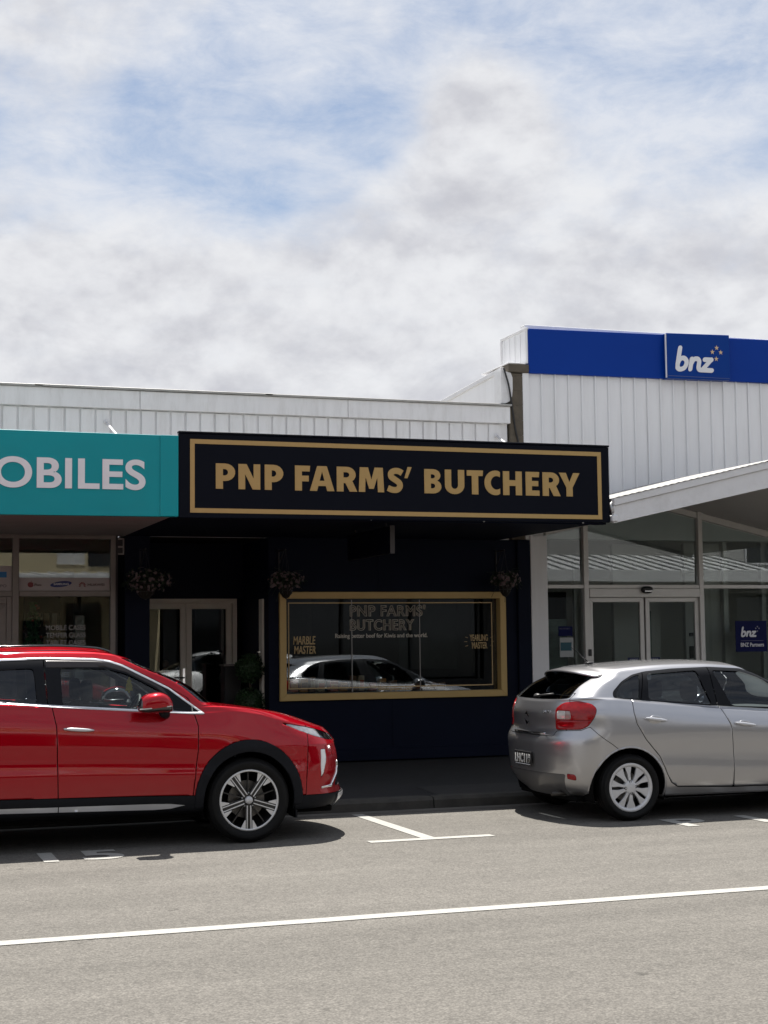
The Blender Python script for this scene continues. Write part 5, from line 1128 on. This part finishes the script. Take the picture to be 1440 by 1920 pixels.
    cl_ = split(tl, sdf(np.stack([q(tl[0]), tl[0][:, 2]], 1), rpoly([(-.93, .925), (-.93, 1.0), (-.72, 1.0), (-.70, .925)], .015)))
    rs_ = slit(cl_[1], lambda V: V[:, 2] - .915, .0015)
    c.put('tail_light', rs_, LENS_RED, .006, thick=.012); cw = split(cl_[0], q(cl_[0][0]) + .80); c.put('reversing_lens', cw[0], LENS_CLEAR, .005, thick=.008); c.put('indicator_lens', cw[1], mat('amber_grey_lens', (.30, .22, .20), .12, coat=1), .005, thick=.008)
    rf = c.take(lambda V: np.maximum(sdf(np.stack([q(V), V[:, 2]], 1), [(-.775, .385), (-.775, .435), (-.645, .425), (-.645, .372)]), V[:, 0]), .001); c.put('bumper_reflector', rf, LENS_RED, .003, thick=.006)
    dif = c.take(lambda V: np.maximum(np.maximum(V[:, 2] - .405 - .02, V[:, 1] - .62 - (.42 - V[:, 2]) * -.6), V[:, 0] + .3), .002); c.put('bumper_insert', dif, mat('grey_bumper_insert', (.07, .07, .075), .45, coat=.3), -.004, join=True)
    hdl = c.take(lambda V: np.maximum(sdf(np.stack([qf(V), V[:, 2]], 1), [(2.75, .80), (3.3, .72), (3.7, .66), (3.7, .60), (3.2, .62), (2.9, .70)]), -V[:, 0]), .002); c.put('headlight', hdl, HEAD, .002)
    gri = c.take(lambda V: np.maximum(sdf(np.stack([qf(V), V[:, 2]], 1), [(3.75, .60), (4.3, .60), (4.3, .35), (3.6, .35)]), -V[:, 0]), .002); c.put('grille', gri, GLOSS_BLACK, -.01, join=True)
    # panels
    rb = c.take(lambda V: np.maximum(sdf(np.stack([q(V), V[:, 2]], 1), [(-3, .768), (-.98, .768), (-.955, .80), (-.94, .815), (-.56, .828), (-.45, .86), (-.20, .705), (-.09, .625), (-.05, .3), (-.05, 0), (-3, 0)]), V[:, 0] - .2), .003)
    c.put('rear_bumper', rb, paint, join=True)
    rd = c.take(lambda V: np.maximum(sdf(xz(V), [(.055, 1.10), (.045, .98), (.065, .88), (.15, .735), (.295, .575), (.365, .42), (.41, .335), (.48, .292), (1.07, .268), (1.072, .53), (1.052, .83), (.97, 1.02), (.9, 1.06)]), .5 - V[:, 1]), .0038); c.put('door', rd, paint, thick=.006)
    fd = c.take(lambda V: np.maximum(sdf(xz(V), [(1.07, .268), (1.072, .53), (1.052, .83), (.97, 1.02), (1.9, .985), (2.05, .96), (2.12, .8), (2.12, .6), (2.05, .40), (2.0, .26)]), .5 - V[:, 1]), .0038); c.put('door', fd, paint, thick=.006)
    tg = c.take(lambda V: np.maximum(np.maximum(.76 - V[:, 2], V[:, 1] - (.60 + .06 * (1.08 - V[:, 2]))), np.maximum(V[:, 0] + .1, V[:, 4] - 10.5)), .003); c.put('tailgate', tg, paint, join=True)
    hood = c.take(lambda V: np.maximum(np.maximum(8.05 - V[:, 4], V[:, 4] - 9.96), V[:, 3] - 1.0), .003); c.put('bonnet', hood, paint, join=True)
    fb = c.take(lambda V: np.maximum(2.86 - V[:, 0], V[:, 4] - 8.03), .003); c.put('front_bumper', fb, paint, join=True)
    c.put('body_shell', c.rest, paint, join=True)
    inner = split(shell, np.maximum(sdf(xz(shell[0]), DLO), side(shell[0])))[1]; inner = split(inner, np.maximum(np.maximum(inner[0][:, 3] - .95, 10.0 - inner[0][:, 4]), inner[0][:, 4] - 12.8))[1]
    inner = split(inner, np.maximum(np.maximum(np.maximum(inner[0][:, 1] - (.61 - .42 * (inner[0][:, 2] - 1.08)), 10.0 - inner[0][:, 4]), inner[0][:, 4] - 12.9), inner[0][:, 0]))[1]
    c.put('inner_shell', inner, SHELL, -.016, join=True)
    box('underbody', -.45, 3.1, -.62, .62, .17, .215, SHELL, root, .01, True)
    for x0 in (xr, xf): wheel_well(c, x0, wz, .37, .365, .84)
    for x0 in (0.0, xf):
        for s in (-1, 1): wheel(c, x0, s, .303, .218, .19, .755, 'paddle')
    # spoiler
    n = 28; V = []; F = []
    ring = [(0.10, 1.412), (-.05, 1.402), (-.20, 1.388), (-.315, 1.366), (-.33, 1.352), (-.315, 1.344), (-.20, 1.342), (-.13, 1.335)]
    for i in range(n + 1):
        u = -1 + 2 * i / n; au = abs(u); y = u * .575; pull = .15 * au ** 2.6; dz = -.055 * au ** 2.2
        for x0, z in ring:
            xx = x0 + pull * (1 if x0 < .05 else .2); V.append((xx, y, z + dz - (.0 if x0 > -.1 else 0)))
    k = len(ring)
    for i in range(n):
        for j in range(k - 1): F.append((i * k + j, i * k + j + 1, (i + 1) * k + j + 1, (i + 1) * k + j))
    F += [tuple(range(k)), tuple(n * k + j for j in range(k - 1, -1, -1))]
    sp = obj('spoiler', V, [tuple(reversed(f)) for f in F], paint, root, True, True)
    obj('spoiler_underside', [(a, b, c_ - .006) for a, b, c_ in V if True], [f for f in F if len(f) == 4 and (f[0] % k) >= 4], GLOSS_BLACK, sp, True, True)
    # wiper, badge, plate, antenna, handles
    V, F = ellipsoid((-.535, .0, 1.118), (.035, .055, .028), 16, 10); wp = obj('rear_wiper', V, F, BLACK, root, True, True); tube('wiper_arm', [(-.565, 0, 1.12), (-.56, -.18, 1.135), (-.535, -.36, 1.15)], .009, BLACK, wp, 6, True)
    def rear_text(body, y0, z0, w_, h_, x, m, parent, off=.0, slope=0):
        me = lay(text_mesh(body, m, off, .002), (0, 0, 0), (0, -1, 0), UZ, w_, h_)
        co = np.empty(len(me.vertices) * 3); me.vertices.foreach_get('co', co); co = co.reshape(-1, 3); co[:, 1] += y0; co[:, 2] += z0; co[:, 0] += x + slope * (co[:, 2] - z0); me.vertices.foreach_set('co', co.ravel()); return place('lettering', me, parent, True)
    pl_ = box('number_plate', -.700, -.690, -.185, .185, .478, .606, BLACK, root, .006, True)
    rear_text(plate_text, .172, .498, .344, .085, -.7025, mat('plate_characters', (.55, .55, .53), .5), pl_, .03)
    box('plate_edge', -.702, -.701, -.17, .17, .484, .490, BNZ_WHITE, pl_, 0, True)
    rear_text('BALENO', -.30, .975, .17, .028, -.618, CHROME, root, .03)
    V = [(-.650, -.055, .92), (-.650, .0, .985), (-.650, .055, .945), (-.650, .02, .955), (-.650, .055, .91), (-.650, 0, .85), (-.650, -.055, .89), (-.650, -.02, .88)]
    obj('emblem', V, [(0, 1, 2, 3), (4, 5, 6, 7)], CHROME, root, False, True)
    garn = [(-.688 + .30 * abs(u) ** 3, u * .62, .775) for u in np.linspace(-1, 1, 21)]
    tube('tailgate_garnish', [(a + .02, b, c_ + .008) for a, b, c_ in garn], .013, CHROME, root, 8, True)
    tube('exhaust', [(-.60, -.42, .235), (-.35, -.42, .235)], .022, mat('sooty_pipe', (.06, .055, .05), .5, metal=.6), root, 10, True)
    V, F = ellipsoid((.02, .0, 1.425), (.05, .025, .014), 14, 8); an = obj('antenna', V, F, BLACK, root, True, True); tube('antenna_rod', [(.02, 0, 1.43), (-.10, 0, 1.53), (-.17, 0, 1.585)], [.006, .004, .003], BLACK, an, 6, True)
    door_handle(c, .145, .365, .930, .863, -.13, SILVER_TRIM, paint); door_handle(c, 1.085, 1.305, .862, .863, -.13, SILVER_TRIM, paint)
    for s in (-1, 1):
        V, F = ellipsoid((1.78, s * .93, 1.0), (.10, .09, .07), 20, 12, .8, .8); mi = obj('mirror', V, F, paint, root, True, True); tube('mirror_arm', [(1.80, s * .87, .97), (1.84, s * .79, .96)], .03, BLACK, mi, 8, True)
        seat(c, 1.10, s * .34, .45, .58); seat(c, .25, s * .34, .48, .52)
    steering(c, 1.45, .34, .93)
    V, F = ellipsoid((1.85, 0, .85), (.32, .68, .13), 24, 12, .6, .5); obj('dashboard', V, F, DASH, root, True, True)
    return c
silver = build_hatch(SILVER, 'hatchback_car', 'silver hatchback with red tail lights parked at the right', (6.731, 13.545, 0))
def copy_tree(o, parent=None):
    k = o.copy(); COL.objects.link(k); k.parent = parent
    for ch in o.children: copy_tree(ch, k)
    return k
def recolour(o, m0, m1):
    for ch in o.children_recursive:
        if ch.type == 'MESH' and any(s.material == m0 for s in ch.material_slots):
            for s in ch.material_slots:
                if s.material == m0: s.link = 'OBJECT'; s.material = m1
wc = copy_tree(silver.root); wc.location = (9.4, 2.45, 0); wc.rotation_euler = (0, 0, PI); recolour(wc, SILVER, WHITE_CAR); wc['label'] = 'white hatchback parked across the street, mirrored in the phone shop window'

# ------------------------------------------------------------------ small things
LEAF = mat('leaf_green', (.014, .026, .009), .55, var=.4, vscale=18); LEAF_D = mat('topiary_green', (.014, .040, .010), .6, var=.4, vscale=25); PETAL = mat('petal_pink_white', (.15, .12, .125), .6, var=.3, vscale=30); FLOWER_EYE = mat('flower_eye', (.20, .08, .09), .7)
COIR = mat('coir_liner', (.014, .010, .007), .95, var=.3, vscale=30, bump=.6, bscale=80); BARK = mat('bark', (.05, .035, .022), .9, var=.3, vscale=20)
def leafcloud(mb, n, pos, size, rng, mi=0):
    for i in range(n):
        p = pos(rng); a = rng.normal(size=3); a /= np.linalg.norm(a); b = np.cross(a, rng.normal(size=3)); b /= np.linalg.norm(b); s = size * (.6 + .8 * rng.random())
        c = np.cross(a, b) * s * .12
        mb.add([p - a * s, p - b * s * .45 + c, p + a * s, p + b * s * .45 + c], [(0, 1, 2), (0, 2, 3)], mi)
def basket(x, y, z, r, lab, seed):
    rng = np.random.default_rng(seed); t = thing('hanging_basket', lab, 'flower basket', (x, y, z), 0, 'flower baskets along the butchery front')
    n = 20; prof = [(r * .52, .0), (r * .50, -.05), (r * .40, -.12), (r * .22, -.17), (.001, -.185)]
    V, F = lathe([(a, b) for a, b in prof], n); obj('liner', [(x + p[0], y + p[2], z + p[1]) for p in V], F, COIR, t, True)
    mb = MB(); 
    for rr, zz in ((r * .53, .0), (r * .45, -.09)): mb.tube([(x + rr * math.cos(a), y + rr * math.sin(a), z + zz) for a in np.linspace(0, 2 * PI, 25)], .005, 5)
    for k in range(8):
        a = k * PI / 4; mb.tube([(x + r * .53 * math.cos(a), y + r * .53 * math.sin(a), z), (x + r * .42 * math.cos(a), y + r * .42 * math.sin(a), z - .12), (x, y, z - .19)], .004, 5)
    mb.build('wire_frame', ALU_DARK, t)
    mb = MB(); mb.tube([(x, y, z + .42), (x, WY - .0, z + .42)], .010); mb.tube([(x, WY - .012, z + .44), (x, WY - .012, z + .12)], .010); mb.tube([(x, y + .1, z + .42), (x, WY - .012, z + .22)], .008); mb.build('bracket', ALU_DARK, t)
    mb = MB()
    for k in range(3): a = .5 + k * 2 * PI / 3; mb.tube([(x + r * .5 * math.cos(a), y + r * .5 * math.sin(a), z), (x, y, z + .41)], .0018, 4)
    mb.build('chain', ALU_DARK, t)
    def pos(g):
        d = g.normal(size=3); d /= np.linalg.norm(d); q = r * g.random() ** .4 * (1 + .25 * g.random()); lump = 1 + .25 * math.sin(5 * d[0] + seed) * math.cos(4 * d[1] + 2 * seed)
        return np.array([x + d[0] * q * lump * 1.05, y + d[1] * q * .8, z + .03 + d[2] * q * (.62 if d[2] > 0 else .45)])
    mb = MB(); leafcloud(mb, 620, pos, .024, rng)
    for k in range(34):
        a = rng.random() * 2 * PI; h = r * (.95 + .6 * rng.random()); e = np.array([x + math.cos(a) * h, y + math.sin(a) * h * .7, z + .02 + rng.normal() * .09]); mb.tube([(x + math.cos(a) * r * .3, y + math.sin(a) * r * .3, z + .05), tuple((e + np.array([x, y, z + .16])) / 2), tuple(e)], .003, 4)
    fo = mb.build('foliage', LEAF, t); fo['kind'] = 'stuff'
    mb = MB()
    for i in range(75):
        d = rng.normal(size=3); d[1] = -abs(d[1]); d /= np.linalg.norm(d); lump = 1 + .2 * math.sin(5 * d[0] + seed); c = np.array([x + d[0] * r * 1.08 * lump, y + d[1] * r * .85, z + .03 + d[2] * r * (.62 if d[2] > 0 else .5)]) + rng.normal(size=3) * .014
        nrm = d + np.array([0, -.5, .2]) + rng.normal(size=3) * .3; nrm /= np.linalg.norm(nrm); u = np.cross(nrm, [.1, .2, 1]); u /= np.linalg.norm(u); w_ = np.cross(nrm, u); s = .017 + .008 * rng.random()
        ring = [c + nrm * .006 + (u * math.cos(q) + w_ * math.sin(q)) * s * (1 if k % 2 == 0 else .78) for k, q in enumerate(np.linspace(0, 2 * PI, 11)[:-1])]
        mb.add(ring + [c - nrm * .004], [(k, (k + 1) % 10, 10) for k in range(10)], 0)
        mb.add([c + nrm * .004 + (u * math.cos(q) + w_ * math.sin(q)) * s * .3 for q in np.linspace(0, 2 * PI, 7)[:-1]], [tuple(range(6))], 1)
    fl_ = mb.build('flowers', [PETAL, FLOWER_EYE], t); fl_['kind'] = 'stuff'
basket(3.28, 18.30, 2.37, .235, 'pale flower basket hanging left of the butchery door above the red car', 3)
basket(5.03, 18.36, 2.38, .18, 'pale flower basket at the upper left corner of the gold window frame', 5)
basket(7.99, 18.40, 2.40, .168, 'pale flower basket at the upper right corner of the gold window frame', 8)
def topiary(x, y, z0):
    t = thing('topiary_plant', 'clipped double ball topiary in the butchery recess beside the door', 'plant', (x, y, z0)); rng = np.random.default_rng(11)
    V, F = lathe([(.001, 0), (.13, 0), (.16, .30), (.175, .30), (.175, .33), (.15, .33), (.14, .28), (.001, .28)], 24); obj('pot', [(x + p[0], y + p[2], z0 + p[1]) for p in V], F, BLACK, t, True)
    tube('trunk', [(x, y, z0 + .25), (x + .01, y, z0 + .8), (x, y, z0 + 1.2)], .018, BARK, t)
    for zc, r in ((.72, .20), (1.16, .185)):
        def pos(g):
            d = g.normal(size=3); d /= np.linalg.norm(d); return np.array([x, y, z0 + zc]) + d * r * (.78 + .25 * g.random())
        mb = MB(); leafcloud(mb, 900, pos, .022, rng); V, F = ellipsoid((x, y, z0 + zc), (r * .8,) * 3, 14, 10); mb.add(V, F)
        cr = mb.build('crown', LEAF_D, t); cr['kind'] = 'stuff'
topiary(4.72, 18.98, WZ)
st_ = thing('pedestal_stand', 'slim black pedestal with pale top edge standing by the butchery door', 'stand', (4.60, 19.55, WZ))
box('cabinet', 4.50, 4.72, 19.42, 19.66, WZ + .45, 1.36, BLACK, st_, .008); box('top', 4.485, 4.735, 19.40, 19.68, 1.361, 1.385, mat('pale_ledge', (.22, .20, .18), .6), st_, .004)
for lx in (4.53, 4.69):
    for ly_ in (19.45, 19.63): tube('leg', [(lx, ly_, WZ), (lx, ly_, WZ + .45)], .012, ALU, st_)
gs = thing('wall_plate_sign', 'small pale framed plate in the dark gap between the two shopfronts', 'sign', (3.04, WY + .05, 2.74))
frame4('frame', 2.995, 3.095, 2.745, 2.945, WY + .03, WY + .045, .016, SOFFIT_PALE, gs, 0); box('bar', 3.0, 3.09, WY + .034, WY + .044, 2.83, 2.85, SOFFIT_PALE, gs, 0); box('backing', 2.99, 3.098, WY + .046, WY + .06, 2.74, 2.95, BLACK, gs, 0)
# packets along the sill of the butchery window
sh = thing('display_shelf', 'dark shelf inside the butchery window carrying packets', 'shelf', (6.3, 18.98, WZ)); box('board', 5.12, 8.0, 18.80, 19.20, 1.0, 1.03, DARK_ROOM, sh)
for lx in (5.2, 6.6, 7.9): box('support', lx, lx + .04, 18.95, 19.15, WZ, .999, DARK_ROOM, sh)
PK = [mat('packet_red', (.62, .10, .04), .45, var=.3, vscale=20), mat('packet_amber', (.80, .34, .09), .4, var=.3, vscale=20), mat('packet_brown', (.24, .11, .05), .5, var=.3, vscale=20), mat('packet_pale', (.6, .48, .34), .5, var=.2, vscale=20)]
x = 5.20; i = 0
while x < 7.3:
    w_ = .07 + .05 * RNG.random(); h_ = .07 + .12 * RNG.random() * (1.2 if x < 6.4 else .5)
    pk = tag(box('meat_packet', x, x + w_, 18.815 + .02 * RNG.random(), 18.90 + .03 * RNG.random(), 1.031, 1.031 + h_, PK[i % 4 if x < 6.6 else 2], None, .006), '%s packet, %s from the left in the row along the butchery window sill' % (('red', 'amber', 'brown', 'pale')[i % 4 if x < 6.6 else 2], ('first', 'second', 'third', 'fourth', 'fifth', 'sixth', 'seventh', 'eighth', 'ninth', 'tenth', 'eleventh', 'twelfth', 'thirteenth', 'fourteenth', 'fifteenth', 'sixteenth', 'seventeenth', 'eighteenth')[i]), 'packet', 'packets along the butchery window sill')
    box('packet_label', x + .012, x + w_ - .012, pk.data.vertices[0].co.y if False else 18.808, 18.812, 1.031 + h_ * .3, 1.031 + h_ * .7, PK[(i + 1) % 4], pk, 0)
    x += w_ + .015 + (.05 * RNG.random() if x < 6.5 else .25 * RNG.random()); i += 1
# hanging shapes and posters deeper in the butchery
bp1 = tag(box('wall_poster', 5.5, 6.1, 20.9, 20.92, 1.55, 2.25, mat('dim_poster_brown', (.035, .03, .025), .7, var=.5, vscale=5), None, 0), 'dim round patterned poster at the left inside the butchery', 'poster')
bp2 = tag(box('wall_poster', 7.4, 8.3, 20.9, 20.92, 1.25, 2.25, mat('dim_poster_green', (.02, .035, .033), .7, var=.4, vscale=3), None, 0), 'dim greenish poster at the right inside the butchery', 'poster')
# ornaments behind the door
orn = tag(obj('door_ornament', *ellipsoid((4.82, 20.75, 1.18), (.09, .09, .13), 16, 12), mat('ornament_white', (.35, .33, .31), .5)), 'pale rounded ornament behind the right butchery door', 'ornament'); obj('neck', *ellipsoid((4.83, 20.75, 1.38), (.045, .045, .12), 14, 10), MATS['ornament_white'], orn, True)
orn2 = tag(obj('figurine', *ellipsoid((3.99, 20.8, 1.20), (.07, .06, .14), 14, 10), mat('ornament_amber', (.28, .14, .06), .6)), 'amber figurine behind the left butchery door', 'ornament'); obj('head', *ellipsoid((4.0, 20.8, 1.38), (.05, .05, .06), 14, 10), MATS['ornament_amber'], orn2, True)
# phone shop window: decorated tree, display column, counter
def xmas(x, y, z0):
    t = thing('decorated_tree', 'narrow decorated Christmas tree in the phone shop window', 'tree', (x, y, z0)); rng = np.random.default_rng(21)
    tube('trunk', [(x, y, z0), (x, y, z0 + 2.0)], [.03, .008], BARK, t); mb = MB()
    def pos(g):
        h = g.random(); r = (.15 * (1 - h) ** .7 + .055) * (.75 + .25 * math.sin(h * 38)); a = g.random() * 2 * PI; q = r * g.random() ** .3; return np.array([x + q * math.cos(a), y + q * math.sin(a), z0 + .25 + 1.75 * h])
    leafcloud(mb, 2200, pos, .024, rng); cr = mb.build('crown', mat('tinsel_green', (.020, .13, .04), .6, var=.4, vscale=20), t); cr['kind'] = 'stuff'
    for k in range(26):
        h = .3 + .68 * rng.random(); a = rng.random() * 2 * PI; r = .15 * (1 - h) ** .7 + .06
        V, F = ellipsoid((x + r * math.cos(a), y + r * math.sin(a), z0 + .25 + 1.75 * h), (.017,) * 3, 8, 6); obj('bauble', V, F, (PETAL, mat('bauble_red', (.3, .05, .03), .3))[k % 2], t, True)
xmas(2.055, 19.12, WZ)
dc = tag(box('display_column', 2.57, 2.685, 19.2, 19.34, WZ, 2.02, mat('display_white', (.30, .29, .27), .6), None, .006), 'narrow pale display column behind the phone shop window text', 'display stand'); box('shelf_lip', 2.56, 2.695, 19.185, 19.199, 1.0, 1.03, ALU, dc)
ctn = thing('shop_counter', 'pale counter with boxes inside the phone shop', 'counter', (1.6, 20.4, WZ)); box('body', .6, 2.5, 20.2, 20.7, WZ, 1.1, mat('counter_white', (.32, .30, .28), .6), ctn, .01); box('worktop', .57, 2.53, 20.17, 20.73, 1.101, 1.13, ALU_DARK, ctn)
bd = thing('slat_display', 'dark display board with hanging phone cases in the phone shop', 'display', (2.35, 20.9, 1.0)); box('board', 2.12, 2.60, 20.9, 20.93, .9, 2.3, BLACK, bd)
for r_ in range(4):
    for c_ in range(4): box('hanging_case', 2.16 + c_ * .11, 2.23 + c_ * .11, 20.87, 20.885, 1.0 + r_ * .3, 1.18 + r_ * .3, PK[3] if (r_ + c_) % 3 else ALU, bd, .003)

# ------------------------------------------------------------------ other side of the street (seen mirrored in the shop windows)
OW = -4.4
CHAR = mat('charcoal_shopfront', (.03, .03, .032), .6)
def opposite(x0, x1, top, wall, awn, label, aw_y=-1.15, zf=3.05, zr=3.55, rib=None, front=None):
    o = thing('street_building', label, 'building', ((x0 + x1) / 2, OW, .12))
    mb = MB(); mb.box(x0, x1, OW - 8, OW, 3.2, top); mb.build('wall', wall, o); mb = MB(); mb.box(x0, x0 + .4, OW - 8, OW, .12, 3.2); mb.box(x1 - .4, x1, OW - 8, OW, .12, 3.2)
    mb.box(x0 + .4, x1 - .4, OW - .2, OW, .12, .55); mb.box(x0 + .4, x1 - .4, OW - 5, OW - 4.9, .12, 3.2)
    mb.build('shopfront_wall', front or CHAR, o)
    box('cornice', x0 - .02, x1 + .02, OW - .3, OW + .12, top, top + .18, WHITE_TRIM, o, .01)
    n = int((x1 - x0) / 2.2)
    for k in range(n):
        a = x0 + .5 + k * (x1 - x0 - 1.0) / n; b = a + (x1 - x0 - 1.0) / n - .12
        if front is not None and 3.0 < (a + b) / 2 < 7.5:
            box('render_panel', a, b, OW - .12, OW - .02, .55, 3.1, front, o, 0); continue
        box('window', a, b, OW - .12, OW - .10, .6, 2.9, mat('dark_far_glass', (.02, .023, .026), .06, spec=.8), o, 0)
        box('window_post', b + .02, b + .10, OW - .14, OW + .01, .55, 3.0, ALU_DARK, o)
        if top > 5.6:
            box('upper_window', a + .3, b - .3, OW - .001, OW + .03, 3.95, 5.1, mat('dark_far_glass', (.02, .023, .026), .06), o)
            frame4('window_frame', a + .25, b - .25, 3.9, 5.15, OW + .0, OW + .05, .06, WHITE_TRIM, o)
    hexa('awning_roof', [(x0, OW, zr), (x1, OW, zr), (x1, aw_y, zf + .28), (x0, aw_y, zf + .28), (x0, OW, zr + .03), (x1, OW, zr + .03), (x1, aw_y, zf + .31), (x0, aw_y, zf + .31)], awn, o)
    box('awning_fascia', x0, x1, aw_y, aw_y + .04, zf, zf + .33, awn, o, .004)
    box('awning_soffit', x0, x1, OW, aw_y - .002, zf - .02, zf + .02, SOFFIT_PALE, o)
    k = x0 + .1
    while k < x1:
        hexa('awning_rib', [(k, OW, zr + .032), (k + .05, OW, zr + .032), (k + .05, aw_y, zf + .312), (k, aw_y, zf + .312), (k, OW, zr + .07), (k + .05, OW, zr + .07), (k + .05, aw_y, zf + .35), (k, aw_y, zf + .35)], rib or awn, o); k += .45
    return o
CREAM = mat('cream_render', (.46, .39, .25), .8, var=.08, vscale=1.2); GREYR = mat('grey_render', (.30, .29, .28), .8, var=.1, vscale=1.3); PALE = mat('pale_render', (.52, .51, .49), .8, var=.06, vscale=1.2)
AW_W = mat('white_awning_steel', (.72, .72, .72), .5, var=.05, vscale=2); AW_G = mat('grey_awning_steel', (.20, .20, .20), .5, var=.05, vscale=2)
RIBD = mat('awning_rib_grey', (.22, .22, .22), .5)
opposite(-13.0, -1.2, 6.4, GREYR, AW_G, 'grey two storey shop across the street, leftmost of the reflected row')
ob_ = opposite(-1.1, 8.4, 5.2, CREAM, AW_W, 'cream single storey shop across the street behind the camera', front=CREAM)
opposite(8.5, 17.9, 5.6, GREYR, AW_G, 'grey shop with grey awning across the street beside the cream one')
opposite(18.0, 25.5, 5.4, GREYR, AW_W, 'grey shop with white ribbed awning mirrored in the bank glazing', zf=3.25, zr=4.15, rib=RIBD)
opposite(25.6, 36.0, 6.2, PALE, AW_G, 'pale two storey shop across the street, rightmost of the reflected row')
FG = MATS['dark_far_glass']
for nm, a, b, z0, z1, m in (('upper_window', 5.95, 6.6, 3.75, 4.75, FG), ('white_panel', 3.2, 5.9, 4.75, 5.15, PALE), ('notice_board', 5.1, 5.85, 3.8, 4.5, PALE), ('doorway', 5.35, 6.3, .5, 2.75, FG), ('side_window', 4.2, 4.9, .9, 2.3, FG), ('wall_sign', 6.7, 7.6, 3.8, 4.3, GREYR)):
    box(nm, a, b, OW - .0 if z0 > 3 else OW - .018, OW + .04, z0, z1, m, ob_, .004)
